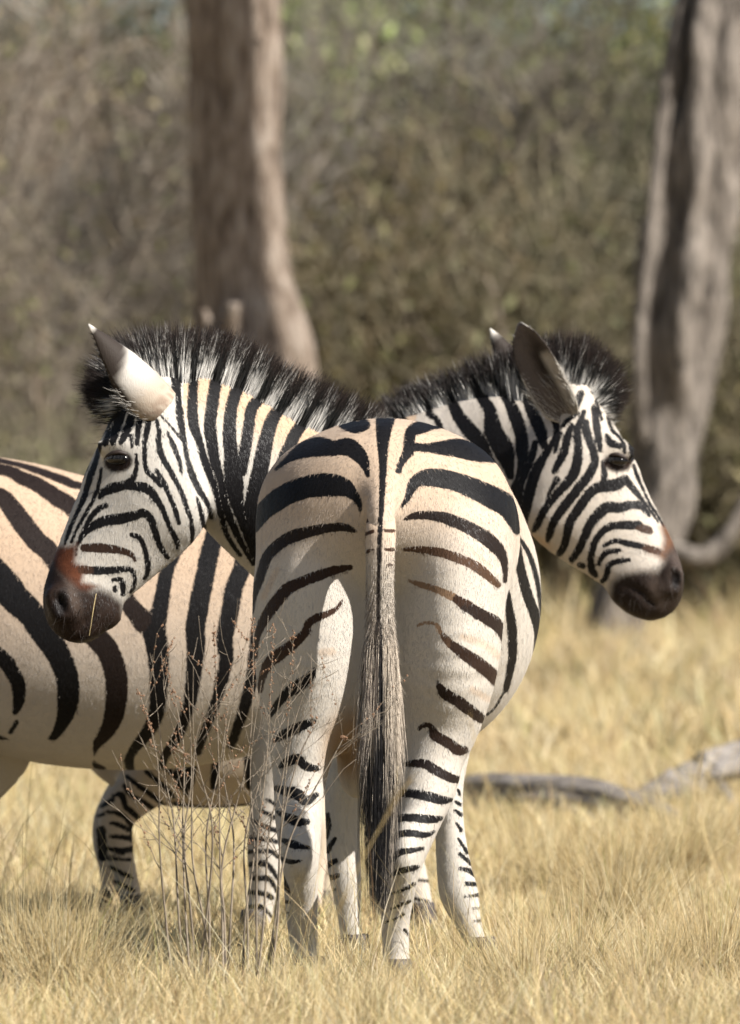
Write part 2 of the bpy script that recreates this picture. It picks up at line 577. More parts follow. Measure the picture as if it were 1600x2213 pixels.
A_NECK = parse('''
263,850,8 247,891,9 229,919,8 210,948,6 197,972,5 188,1004,5 176,1035,4 163,1062,4 144,1103,3 126,1153,3 113,1194,3
277,848,7 264,888,10 251,926,10 244,957,6
287,864,5 282,910,9 269,941,8 260,958,4
237,930,5 227,958,7
216,960,4 207,998,6 195,1029,7 182,1075,6 166,1109,4 151,1144,4 140,1175,3
219,1013,3 216,1035,3 210,1059,4 196,1091,4 178,1122,4 163,1150,3 155,1172,3
229,1092,5 208,1104,6 190,1128,5 177,1153,3 168,1175,2 164,1200,2
294,982,3 296,1004,4 291,1026,5 282,1040,7 263,1050,10 238,1056,11 222,1066,7 216,1075,4
272,1050,8 310,1053,10 329,1066,9 351,1100,6 366,1137,5 382,1169,6 383,1184,4
169,1175,3 182,1153,6 201,1137,9 229,1125,11 254,1122,12 285,1116,10 310,1109,9 326,1122,8 335,1147,7 344,1175,6 354,1194,5 363,1205,4
0.3: 182,1184,8 210,1184,10 241,1187,9 266,1191,7 285,1200,5 293,1212,3
285,1156,5 301,1162,5 313,1187,5 319,1216,6 319,1237,5 313,1250,4
0.4: 176,1231,8 204,1233,8
204,1233,9 235,1233,8 263,1230,6 282,1231,5 291,1247,4 290,1266,4 282,1280,3
244,1253,3 260,1252,5 266,1266,6 266,1284,5
249,1270,5 249,1276,5
301,872,4 304,891,6 299,926,6 296,960,4
283,941,4 285,966,3
310,866,2 321,891,5 319,926,6 313,957,5 313,997,5 319,1019,5 335,1035,5 347,1050,4
338,1016,4 354,1044,6 366,1072,5 379,1103,5 387,1131,4
338,907,3 344,932,5 343,957,6 351,988,6 366,1013,6 391,1062,5 404,1097,5 413,1125,4 416,1150,5 415,1172,3
363,935,3 376,966,5 388,997,4 393,1022,3
310,863,2 341,891,2 373,926,2 394,951,3
387,810,5 385,854,6 390,904,8 398,951,5 404,988,5 416,1028,7 432,1062,6 448,1087,5 457,1119,4
426,1075,2 435,1109,5 441,1137,4 441,1155,4
376,715,9 376,763,6 380,795,6 386,830,5
430,690,10 426,738,8 419,791,9 418,835,10 416,879,11 419,919,11 432,957,8 441,991,8 454,1026,8 460,1040,8 469,1072,6 479,1119,6 494,1162,5 519,1200,4
500,700,11 488,754,9 472,801,12 463,847,13 457,888,13 454,926,13 460,966,12 466,1004,11 476,1031,8 488,1094,8 510,1150,7 529,1187,5 547,1219,4
562,720,11 546,763,10 521,822,13 502,872,13 496,926,14 499,972,15 503,1019,18 507,1045,20 510,1078,16 526,1131,10 541,1175,8 555,1210,6
614,745,10 596,791,10 574,847,12 546,879,12 537,926,12 530,972,12 521,1019,12
690,740,10 671,785,10 640,840,11 615,872,12 590,904,14 574,957,16 562,1019,18 549,1094,20 553,1156,20 560,1210,14
725,770,10 705,816,10 684,863,10 659,907,12 640,935,13 627,963,13 612,1000,14 600,1060,15
770,780,12 752,822,12 740,863,12 721,904,12 700,945,12 680,1000,13
815,800,12 800,840,12 784,880,12 765,925,12 745,980,12
520,1060,3 516,1120,3
352,792,3 372,812,4 375,840,5 366,868,5
338,870,5 352,864,5
300,832,26 250,828,30 190,832,32
320,800,12 275,755,14 235,735,16
''')
B_LINES = parse('''
0.1: -140,965,6 22,1000,5 72,1014,7 109,1027,8 138,1038,9 167,1049,8 250,1060,6
0.1: -200,985,12 0,1014,12 43,1031,14 87,1051,16 123,1076,18 152,1094,18 200,1150,18 240,1220,18 270,1290,18 290,1320,20 312,1345,24
0.1: -220,1035,14 -80,1045,15 0,1072,17 22,1094,20 51,1134,22 80,1170,22 109,1196,21 150,1265,22 185,1335,24 203,1372,24 232,1405,24 250,1456,24 252,1503,23 246,1546,21 232,1579,16 207,1612,9 194,1637,8 203,1652,6 225,1662,4
-260,1120,18 -80,1180,26 0,1255,34 36,1297,31 66,1325,29 91,1362,28 123,1409,26 145,1463,24 147,1510,23 141,1546,18 123,1583,10 101,1612,6 100,1622,4 123,1641,4 152,1653,4
-300,1230,16 -120,1330,18 0,1420,17 22,1445,16 40,1481,15 40,1517,12 33,1539,6
36,1561,5 22,1583,4
-320,1340,15 -150,1420,16 -60,1490,12 -30,1540,8
-320,1440,13 -140,1520,13 -80,1560,8
-300,1530,12 -130,1600,11
-260,1620,9 -130,1660,9
-260,1690,8 -160,1720,8
-280,1750,7 -200,1770,7
-60,1570,4 0,1594,4 54,1623,5 109,1648,4 156,1662,3
420,1090,12 405,1130,14 392,1165,14 375,1200,14 366,1221,14 357,1250,15 348,1304,17 337,1351,21 333,1362,25 341,1409,23 344,1463,20 342,1503,18 337,1546,16 319,1583,14 290,1619,10 279,1644,10 283,1664,8
330,1050,12 345,1100,13 372,1160,10
480,1080,16 464,1156,19 453,1196,20 442,1250,20 431,1304,21 422,1359,21 424,1391,20 420,1445,17 413,1503,14 399,1554,12 381,1597,11 359,1630,9 348,1660,8
545,1080,16 526,1214,18 507,1268,19 497,1322,19 486,1377,18 489,1427,15 475,1488,12 457,1546,10 442,1583,9 428,1625,8
605,1080,16 580,1250,18 560,1360,17 548,1450,14 528,1530,12 500,1610,9
670,1050,16 650,1250,18 630,1420,15 600,1560,10
740,1030,16 725,1250,17 710,1450,13
810,1010,16 800,1200,16 790,1400,12
870,1000,14 865,1150,14 860,1300,10
576,1728,3 600,1740,5
560,1750,3 597,1768,5
551,1775,4 581,1790,5 610,1798,5
543,1812,4 574,1814,5 608,1822,4
537,1841,4 584,1840,5 600,1852,4
538,1870,4 553,1866,6 574,1867,6 590,1882,5 600,1901,3
538,1900,4 571,1898,6 586,1904,6 597,1926,3
540,1928,4 571,1932,6 588,1941,5
536,1960,4 564,1961,6 577,1970,4 589,1984,2
530,1986,3 563,1989,5
522,2007,3 558,2011,4
517,2028,3 558,2028,3
880,1900,3 930,1905,3
885,1940,3 925,1948,3
885,1975,2 920,1980,2
# neck
845,880,8 880,930,14 900,980,16
928,860,8 928,893,8 946,909,6 960,960,12
960,800,8 982,880,12 1011,925,16 1036,954,16 1060,1010,14
1001,794,9 1020,822,10 1039,854,12 1061,891,14 1067,932,20 1089,972,22 1098,1004,14 1104,1029,8
1040,770,9 1048,794,9 1070,829,9 1095,860,10 1111,891,14 1126,935,14 1129,972,14 1129,997,10 1120,1029,5 1110,1060,8 1100,1110,10
1104,763,6 1123,801,6 1139,854,12 1154,897,13 1170,935,13 1176,963,8
1150,800,8 1182,866,8 1198,904,8 1203,932,6 1189,966,6 1170,997,10 1155,1029,12 1145,1063,12 1136,1101,11 1129,1141,8 1126,1156,5
1157,957,6 1151,985,8 1139,1016,8 1126,1047,8 1120,1116,6
# cheek
1211,935,5 1204,957,5 1200,976,4
1236,919,5 1226,947,8 1220,976,9 1207,1001,8 1198,1019,6
1262,890,5 1248,932,8 1250,963,9 1248,997,11 1239,1026,11 1214,1057,9 1192,1082,8 1176,1104,8 1164,1129,8 1154,1146,5
1204,1036,7 1189,1063,4 1182,1085,3
1250,893,3 1225,910,5 1217,920,4
1256,850,7 1247,872,8 1238,890,5
1267,913,7 1270,941,9 1279,963,8 1286,997,9 1273,1026,10 1245,1063,10 1220,1094,10 1201,1122,9 1189,1151,8 1184,1169,4
1284,880,6 1290,920,8 1295,957,7 1298,974,4
1304,1000,5 1307,1029,7 1304,1045,8
1351,1035,9 1332,1047,13 1307,1051,12 1286,1057,11 1267,1076,10 1248,1104,10 1232,1129,10 1226,1154,9 1220,1179,8 1209,1196,7
1351,1035,8 1370,1057,7 1392,1085,4 1411,1110,3 1423,1129,2
1404,1113,4 1386,1094,8 1364,1091,9 1339,1097,11 1311,1097,12 1292,1113,11 1276,1132,10 1264,1160,9 1251,1188,8 1237,1209,7
0.4: 1404,1147,8 1379,1137,9
1379,1135,10 1348,1135,9 1320,1138,8 1301,1151,7 1286,1172,7 1278,1201,7 1279,1229,8 1288,1243,6
0.45: 1425,1193,6 1392,1182,7
1392,1182,6 1364,1176,7 1332,1169,5 1307,1179,4
1339,1190,4 1311,1194,6 1298,1210,5 1295,1220,4
1361,1210,4 1336,1213,6 1317,1222,6 1311,1244,6 1302,1256,5
1254,1221,6 1260,1223,6
1289,868,4 1301,907,3
1314,901,3 1323,929,4 1336,941,3 1348,960,4 1351,979,3
1311,941,4 1320,957,8 1336,963,7 1347,965,3
1310,880,3 1332,904,4 1351,932,4 1364,960,6 1366,988,6 1360,1000,4
1339,907,3 1367,951,3 1378,985,4 1392,1024,4 1407,1062,5 1429,1107,4 1442,1132,3
1370,1007,4 1379,1032,4 1392,1061,3 1404,1087,3 1423,1116,3 1436,1138,2
# forelock and crest tufts
1180,700,10 1190,750,8 1200,790,6
1225,760,5 1240,800,7 1248,826,6
1300,740,14 1262,800,8
1335,790,12 1275,822,6
1350,860,12 1285,845,8
1330,880,9 1290,858,5
''')
C_LINES = parse('''
316,1668,5 349,1694,5 375,1723,5
350,1650,5 390,1690,5 405,1720,4
274,1678,4 303,1701,5 333,1723,5 355,1743,5
268,1697,4 284,1720,5 310,1733,5 336,1753,5
245,1720,4 264,1717,5 271,1743,6 290,1759,6 310,1782,5
219,1743,4 242,1730,5
212,1764,4 238,1756,4 264,1762,5 287,1788,5 297,1798,4
240,1780,4 255,1782,5 292,1801,4
238,1808,4 251,1808,5 294,1814,6
232,1834,4 264,1839,6 290,1834,6
232,1855,4 282,1858,4
238,1876,5 256,1882,3
260,1886,4 285,1897,4
248,1905,3 288,1925,5
255,1940,3 290,1948,4
219,1795,10 222,1853,9
404,1640,24 400,1690,20
375,1736,4 440,1748,6 505,1746,6 560,1740,6
470,1560,10 462,1700,8
530,1560,10 540,1700,8
590,1560,10 590,1680,8
''')

def paint(V, kind):
    px, py = pix(V); Y = V[:, 1]
    n = len(V)
    f = np.full(n, -25.0); tone = np.zeros(n)
    coat = np.tile(WHITE, (n, 1)); ink = np.tile(INK, (n, 1))
    if kind == 'A':
        neck = (Y > 16.9) & (px < 735 + (Y - 17.0) * 250) & (py < 1400)
        hind = (Y < 16.47) & ~neck
        fore = (Y > 16.75) & (py > 1660) & ~neck
        side = ~(neck | hind | fore)
        for m, L in ((neck, A_NECK), (hind, A_RUMP), (fore, A_FORE), (side, A_SIDE)):
            f[m], tone[m] = stripes(px[m], py[m], L)
        ft, _ = stripes(px, py, A_FAINT)
        tan = np.where(hind | side, 0.66 * (1 - sstep(1020, 1300, py)) + 0.05, 0)
        crest = np.interp(px, (360, 446, 502, 543, 577, 624, 700), (800, 808, 829, 860, 888, 910, 935))
        tan = np.where(neck & (px > 395), 0.9 * (1 - sstep(20, 150, py - crest)), tan)
        tan = np.where(hind, np.maximum(tan, 0.45 * sstep(-6, 2, ft)), tan)
        coat = mix3(coat, TAN, tan)
        # muzzle
        hd = np.where(neck, 1.0, 0.0)
        red = hd * poly(px, py, [(108, 1196), (128, 1180), (150, 1180), (166, 1174), (163, 1215), (190, 1226), (182, 1240), (178, 1256), (212, 1266), (188, 1284), (160, 1280), (135, 1250), (112, 1225)], 9)
        coat = mix3(coat, (0.105, 0.036, 0.017), red); ink = mix3(ink, (0.09, 0.03, 0.014), red)
        dk = hd * poly(px, py, [(80, 1185), (112, 1196), (128, 1226), (150, 1252), (172, 1270), (196, 1274), (216, 1270), (240, 1279), (268, 1302), (275, 1370), (150, 1400), (50, 1390), (50, 1190)], 15)
        lip = np.array((0.020, 0.012, 0.009))
        coat = mix3(coat, lip, dk); ink = mix3(ink, lip, dk)
        nose = hd * blob(px, py, 160, 1292, 12, 40, -18, 0.7) * 0.55
        coat = mix3(coat, (0.085, 0.062, 0.05), nose); ink = mix3(ink, (0.085, 0.062, 0.05), nose)
        nos = hd * blob(px, py, 131, 1305, 15, 30, 12, 0.4)
        coat = mix3(coat, (0.008, 0.006, 0.006), nos); ink = mix3(ink, (0.008, 0.006, 0.006), nos)
        eye = hd * blob(px, py, 256, 998, 31, 23, -6, 0.15)
        coat = mix3(coat, (0.014, 0.008, 0.006), eye); ink = mix3(ink, (0.014, 0.008, 0.006), eye)
        # warm skin between the thighs
        ud = np.where(hind, blob(px, py, 752, 1610, 50, 75, 10, 0.6), 0) * 0.8
        coat = mix3(coat, (0.33, 0.19, 0.08), ud)
    elif kind == 'B':
        f, tone = stripes(px, py, B_LINES)
        far_hind = (Y > 17.95) & (py > 1600) & (px < 200)
        f = np.where(far_hind, -20, f)
        tan = np.where(px < 900, 0.72 * (1 - sstep(1150, 1640, py)) + 0.08, 0.16)
        coat = mix3(coat, TAN, tan)
        hd = np.where(px > 1180, 1.0, 0.0)
        red = hd * poly(px, py, [(1426, 1138), (1446, 1132), (1472, 1190), (1452, 1205), (1436, 1215), (1420, 1202), (1398, 1190), (1430, 1184), (1434, 1165)], 11)
        coat = mix3(coat, (0.115, 0.056, 0.030), red); ink = mix3(ink, (0.09, 0.038, 0.019), red)
        dk = hd * poly(px, py, [(1322, 1258), (1340, 1244), (1366, 1236), (1392, 1232), (1420, 1236), (1432, 1218), (1440, 1196), (1458, 1178), (1500, 1190), (1510, 1260), (1480, 1340), (1380, 1350), (1315, 1300)], 13)
        lip = np.array((0.021, 0.014, 0.011))
        coat = mix3(coat, lip, dk); ink = mix3(ink, lip, dk)
        gr = hd * np.maximum(blob(px, py, 1420, 1275, 16, 36, -15, 0.7) * 0.5, blob(px, py, 1466, 1215, 12, 30, -15, 0.7) * 0.4)
        coat = mix3(coat, (0.13, 0.10, 0.085), gr)
        nos = hd * blob(px, py, 1461, 1250, 10, 22, 0, 0.4)
        coat = mix3(coat, (0.008, 0.006, 0.006), nos); ink = mix3(ink, (0.008, 0.006, 0.006), nos)
        eye = hd * blob(px, py, 1334, 1001, 31, 19, 8, 0.2)
        coat = mix3(coat, (0.016, 0.009, 0.007), eye); ink = mix3(ink, (0.02, 0.01, 0.007), eye)
        thr = blob(px, py, 1150, 1165, 45, 14, 25, 0.6) * 0.5
        coat = mix3(coat, (0.55, 0.34, 0.16), thr)
    else:
        f, tone = stripes(px, py, C_LINES)
        f = np.maximum(f, np.where((py < 1560), 10 * np.sin(px / 11.0) - 2, -25))
        coat = mix3(coat, (0.55, 0.44, 0.33), np.full(n, 0.6))
    ink = np.where((tone > 0)[:, None], np.where((tone < 0.5)[:, None], ink + (BROWN - ink) * (tone * 2)[:, None],
                   BROWN + (UMBER - BROWN) * ((tone - 0.5) * 2)[:, None]), ink)
    return {'stripe': f, 'coat': coat, 'ink': ink}

def strands(name, roots, dirs, lens, bend, rad, cols, parent, seg=3, mat=None):
    """hair: thin tapering three-sided strands. roots, dirs, bend (n,3); cols: function(t, points, index) -> rgb"""
    n = len(roots)
    dirs = dirs / np.linalg.norm(dirs, axis=1)[:, None]
    s1 = np.cross(dirs, np.array([0.3, 1, 0.2])); s1 /= np.linalg.norm(s1, axis=1)[:, None]
    s2 = np.cross(dirs, s1)
    ang = rng.uniform(0, 6.28, n)
    VV = []; CC = []
    for k in range(seg + 1):
        t = k / seg
        c = roots + dirs * (lens * t)[:, None] + bend * (t * t * lens)[:, None]
        col = cols(t, c)
        r = rad * (1 - 0.88 * t)
        for j in range(3):
            a = ang + j * 2.094
            VV.append(c + r[:, None] * (np.cos(a)[:, None] * s1 + np.sin(a)[:, None] * s2)); CC.append(col)
    V = np.stack(VV, 1).reshape(-1, 3); C = np.stack(CC, 1).reshape(-1, 3)
    base = (np.arange(n) * 3 * (seg + 1))[:, None]
    qs = []
    for k in range(seg):
        for j in range(3):
            qs.append(base + np.array([[k * 3 + j, k * 3 + (j + 1) % 3, (k + 1) * 3 + (j + 1) % 3, (k + 1) * 3 + j]]))
    return mesh_np(name, V, np.concatenate(qs), mat or M_hair, parent, attrs={'hcol': C})

def mane(parent, roots, n, Yw, lines, black_from, rad=0.0015, jitter=0.0045):
    """roots: (x, y, Y, dx, dy) along the crest in photo pixels"""
    R = np.array(roots, float)
    s = rng.uniform(0, len(R) - 1, n)
    q = np.stack([np.interp(s, np.arange(len(R)), R[:, k]) for k in range(5)], 1)
    Yd = q[:, 2] + rng.uniform(-2.2 * Yw, 2.2 * Yw, n)
    off = (Yd - q[:, 2])
    px0 = q[:, 0] + rng.normal(0, 5, n); py0 = q[:, 1] + 4 + np.minimum(off * off * 8500, 22) + rng.exponential(9, n)
    ln = rng.uniform(0.90, 1.05, n) * (1 - 0.18 * np.abs(Yd - q[:, 2]) / (Yw * 2))
    root = np.stack([(px0 - CX) * Yd / F, Yd, CAM_H - (py0 - CY) * Yd / F], 1)
    d = np.stack([q[:, 3] * Yd / F, (Yd - q[:, 2]) * -0.35 + rng.normal(0, jitter * 0.7, n), -q[:, 4] * Yd / F], 1)
    cl = np.interp(s, np.linspace(0, len(R), 90), rng.normal(0, 0.006, 90))
    d[:, 0] += cl + rng.normal(0, jitter, n); d[:, 2] += rng.normal(0, jitter * 0.6, n)
    L = np.linalg.norm(d, axis=1) * ln
    bf = black_from + rng.normal(0, 0.07, n)
    tint = rng.uniform(0.75, 1.15, n)[:, None]
    def cols(t, c):
        px, py = pix(c)
        f, _ = stripes(px, py, lines)
        w = (f < rng.normal(0, 2.5, n)) & (t < bf)
        cc = np.where(w[:, None], np.array((0.60, 0.58, 0.54)), np.array((0.012, 0.012, 0.011)))
        tip = (t > 0.8)
        if tip: cc = np.where(w[:, None], cc, np.array((0.030, 0.019, 0.016)))
        return cc * tint
    return strands('mane', root, d, L, rng.normal(0, 0.05, (n, 3)), np.full(n, rad), cols, parent, seg=4)

def ear(parent, base, tip, opening, half, inner_col, outer_fn, curl=(1.75, 1.05), prof=(.50, .82, 1, 1, .76, .40, .05)):
    """a cupped ear: curled leaf with an outer and an inner skin"""
    base = np.array(base); tip = np.array(tip)
    ax = tip - base; L = np.linalg.norm(ax); ax /= L
    N = np.array(opening, float); N -= ax * (N @ ax); N /= np.linalg.norm(N)
    W = np.cross(ax, N)
    nt_, ns = 22, 17
    V = []; T = []; S = []
    for layer in (0, 1):
        for i in range(nt_ + 1):
            t = i / nt_
            w = half * (np.interp(t, (0, .08, .25, .5, .72, .88, 1), prof))
            ph = curl[0] + (curl[1] - curl[0]) * t
            for j in range(ns):
                s = 2 * j / (ns - 1) - 1
                a = s * ph
                rr = w / max(math.sin(min(ph, 1.57)), 0.5) - layer * 0.005 * min(1, w / 0.02)
                p = base + ax * (L * (1.14 * t - 0.14)) + W * (rr * math.sin(a)) + N * (rr * (1 - math.cos(a)) + layer * 0.0) 
                if layer: p = p + N * 0.005 * math.cos(a)
                V.append(p); T.append(t); S.append(s)
    V = np.array(V); T = np.array(T); S = np.array(S)
    g = lambda l, i, j: l * (nt_ + 1) * ns + i * ns + j
    Q = []
    for i in range(nt_):
        for j in range(ns - 1):
            Q.append((g(0, i, j), g(0, i, j + 1), g(0, i + 1, j + 1), g(0, i + 1, j)))
            Q.append((g(1, i, j), g(1, i + 1, j), g(1, i + 1, j + 1), g(1, i, j + 1)))
        Q.append((g(0, i, 0), g(0, i + 1, 0), g(1, i + 1, 0), g(1, i, 0)))
        Q.append((g(0, i, ns - 1), g(1, i, ns - 1), g(1, i + 1, ns - 1), g(0, i + 1, ns - 1)))
    for j in range(ns - 1):
        Q.append((g(0, nt_, j), g(0, nt_, j + 1), g(1, nt_, j + 1), g(1, nt_, j)))
    no = (nt_ + 1) * ns
    c = np.concatenate([outer_fn(T[:no], S[:no]), inner_col(T[no:], S[no:])])
    o = mesh_np('ear', V, np.array(Q), M_coat, parent, attrs={'stripe': np.full(len(V), -25.0), 'coat': c, 'ink': c})
    # hair along the rim and inside the cup
    m = 900
    t = rng.uniform(0.02, 0.95, m); s = np.where(rng.random(m) < 0.6, np.sign(rng.normal(size=m)) * rng.uniform(0.85, 1, m), rng.uniform(-1, 1, m))
    ii = np.clip((t * nt_).astype(int), 0, nt_); jj = np.clip(((s + 1) / 2 * (ns - 1)).round().astype(int), 0, ns - 1)
    ids = no + ii * ns + jj
    r = V[ids]
    d = ax * 1.0 + N * rng.uniform(0.1, 0.6, m)[:, None] + W * (s * 0.35)[:, None] + rng.normal(0, 0.2, (m, 3))
    cc = c[np.where(np.abs(s) > 0.8, ids - no, ids)] * rng.uniform(0.8, 1.3, m)[:, None]
    cc = np.where((t < 0.4)[:, None], np.array((0.45, 0.42, 0.38)), cc)
    strands('ear_hair', r, d, np.where(t < 0.4, rng.uniform(0.015, 0.05, m), rng.uniform(0.006, 0.014, m)), rng.normal(0, 0.1, (m, 3)),
            np.full(m, 0.0007), lambda t_, c_: cc, o, seg=2)
    return o

def coat_hair(parent, V, Q, at, n, length=0.008, keep=None):
    """short hair lying along the coat on the near side of the body, one thin blade each"""
    nr = np.cross(V[Q[:, 2]] - V[Q[:, 0]], V[Q[:, 3]] - V[Q[:, 1]])
    N = np.stack([np.bincount(Q.ravel(), np.repeat(nr[:, k], 4), len(V)) for k in range(3)], 1)
    N /= np.linalg.norm(N, axis=1)[:, None] + 1e-12
    ok = np.nonzero((N[:, 1] < 0.25) & (V[:, 2] > 0.06) & (keep if keep is not None else True))[0]
    fc = rng.choice(ok, n)
    p = V[fc] + rng.normal(0, 0.0018, (n, 3)); nn = N[fc]
    p = p - nn * np.sum((p - V[fc]) * nn, 1)[:, None]
    d = np.array([0, 0.25, -1.0]) + rng.normal(0, 0.28, (n, 3))
    d = d - nn * np.sum(d * nn, 1)[:, None]
    d /= np.linalg.norm(d, axis=1)[:, None] + 1e-9
    side = np.cross(nn, d)
    L = rng.uniform(0.6, 1.3, n)[:, None] * length
    w = rng.uniform(0.0004, 0.0007, n)[:, None]
    f = at['stripe'][fc] + 0.7 + rng.normal(0, 1.6, n)
    col = np.where((f > 0)[:, None], at['ink'][fc], at['coat'][fc] * 0.93) * rng.uniform(0.82, 1.14, n)[:, None]
    T = np.stack([p - side * w, p + side * w, p + d * L + nn * (L * rng.uniform(0.12, 0.32, n)[:, None])], 1).reshape(-1, 3)
    o = mesh_np('coat_hair', T, np.arange(3 * n).reshape(n, 3), M_hair, parent, smooth=False, attrs={'hcol': np.repeat(col, 3, 0)})
    o['kind'] = 'stuff'
    return o

def whiskers(parent, V, spots, d0):
    px, py = pix(V)
    R = []
    for x, y in spots:
        m = np.nonzero(np.hypot(px - x, py - y) < 16)[0]
        m = m[V[m, 1] < V[m, 1].min() + 0.05]
        R.append(V[rng.choice(m, 9)])
    R = np.concatenate(R); n = len(R)
    w = strands('whiskers', R, np.array(d0) + rng.normal(0, 0.45, (n, 3)), rng.uniform(0.012, 0.045, n), rng.normal(0, 0.15, (n, 3)), np.full(n, 0.0003),
            lambda t, c: np.tile(np.array((0.05, 0.04, 0.034)), (n, 1)), parent, seg=3)
    w['kind'] = 'stuff'

def lathe_mesh(name, prof, n, mat, parent, loc, sx=1.0, tilt=(0, 0)):
    """prof: (radius, z); a turned shape"""
    V = []
    for r, z in prof:
        for j in range(n):
            a = 2 * math.pi * j / n
            V.append((loc[0] + r * math.cos(a) * sx + tilt[0] * z, loc[1] + r * math.sin(a) + tilt[1] * z, loc[2] + z))
    Q = [(i * n + j, i * n + (j + 1) % n, (i + 1) * n + (j + 1) % n, (i + 1) * n + j) for i in range(len(prof) - 1) for j in range(n)]
    return mesh_np(name, np.array(V), [np.array(Q), np.array([list(range(n))[::-1]]), np.array([[(len(prof) - 1) * n + j for j in range(n)]])], mat, parent)

def hoof(parent, x, Y, r=0.042, fwd=(0, 0)):
    X = (x - CX) * Y / F
    lathe_mesh('hoof', [(r * 1.12, -0.02), (r * 1.08, 0.012), (r * 0.86, 0.06), (r * 0.8, 0.072)], 16, M_hoof, parent, (X, Y, 0.0), 1.0, fwd)

def eyeball(parent, V, x, y, rx, ry, away=False, rot=0.0):
    px, py = pix(V)
    m = np.hypot(px - x, py - y) < 9
    Ys = V[m, 1].max() if away else V[m, 1].min()
    s = -1 if away else 1
    c = P(x, y, Ys + s * 0.006)
    k = Ys / F
    vv = []; n1, n2 = 12, 20
    for i in range(n1 + 1):
        th = math.pi * i / n1
        for j in range(n2):
            ph = 2 * math.pi * j / n2
            a, b = math.sin(th) * math.cos(ph) * rx * k, math.cos(th) * ry * k
            vv.append((c[0] + a * math.cos(rot) - b * math.sin(rot), c[1] + math.sin(th) * math.sin(ph) * 0.016, c[2] + a * math.sin(rot) + b * math.cos(rot)))
    Q = [(i * n2 + j, i * n2 + (j + 1) % n2, (i + 1) * n2 + (j + 1) % n2, (i + 1) * n2 + j) for i in range(n1) for j in range(n2)]
    e = mesh_np('eye', np.array(vv), np.array(Q)[:, ::-1], M_eye, parent)
    # lashes and upper lid as a curved roll above the ball
    roll = []; m2 = 8
    for i in range(15):
        t = i / 14 * 2 - 1
        xx = t * rx * 1.18 * k; zz = (1 - t * t) ** 0.5 * ry * 0.85 * k + 0.003 - 0.004 * abs(t)
        q = np.array([c[0] + xx * math.cos(rot) - zz * math.sin(rot), c[1] - s * 0.012 * (1 - t * t), c[2] + xx * math.sin(rot) + zz * math.cos(rot)])
        r = 0.0055 * (1.05 - 0.75 * t * t)
        for j in range(m2):
            a = 2 * math.pi * j / m2
            roll.append(q + np.array([0, math.cos(a) * r, math.sin(a) * r]))
    Q = [(i * m2 + j, i * m2 + (j + 1) % m2, (i + 1) * m2 + (j + 1) % m2, (i + 1) * m2 + j) for i in range(14) for j in range(m2)]
    mesh_np('eyelid', np.array(roll), np.array(Q), M_lid, parent)
    m3 = 70
    t = rng.uniform(-1, 1, m3)
    r0 = np.stack([c[0] + t * rx * k, np.full(m3, c[1] - s * 0.013), c[2] + np.sqrt(1 - t * t) * ry * 0.6 * k], 1)
    strands('eyelashes', r0, np.stack([t * 0.6, np.full(m3, -s * 0.8), np.full(m3, -0.75)], 1), rng.uniform(0.012, 0.022, m3), np.zeros((m3, 3)),
            np.full(m3, 0.0006), lambda t_, c_: np.tile(INK, (m3, 1)), e, seg=2)
    return e

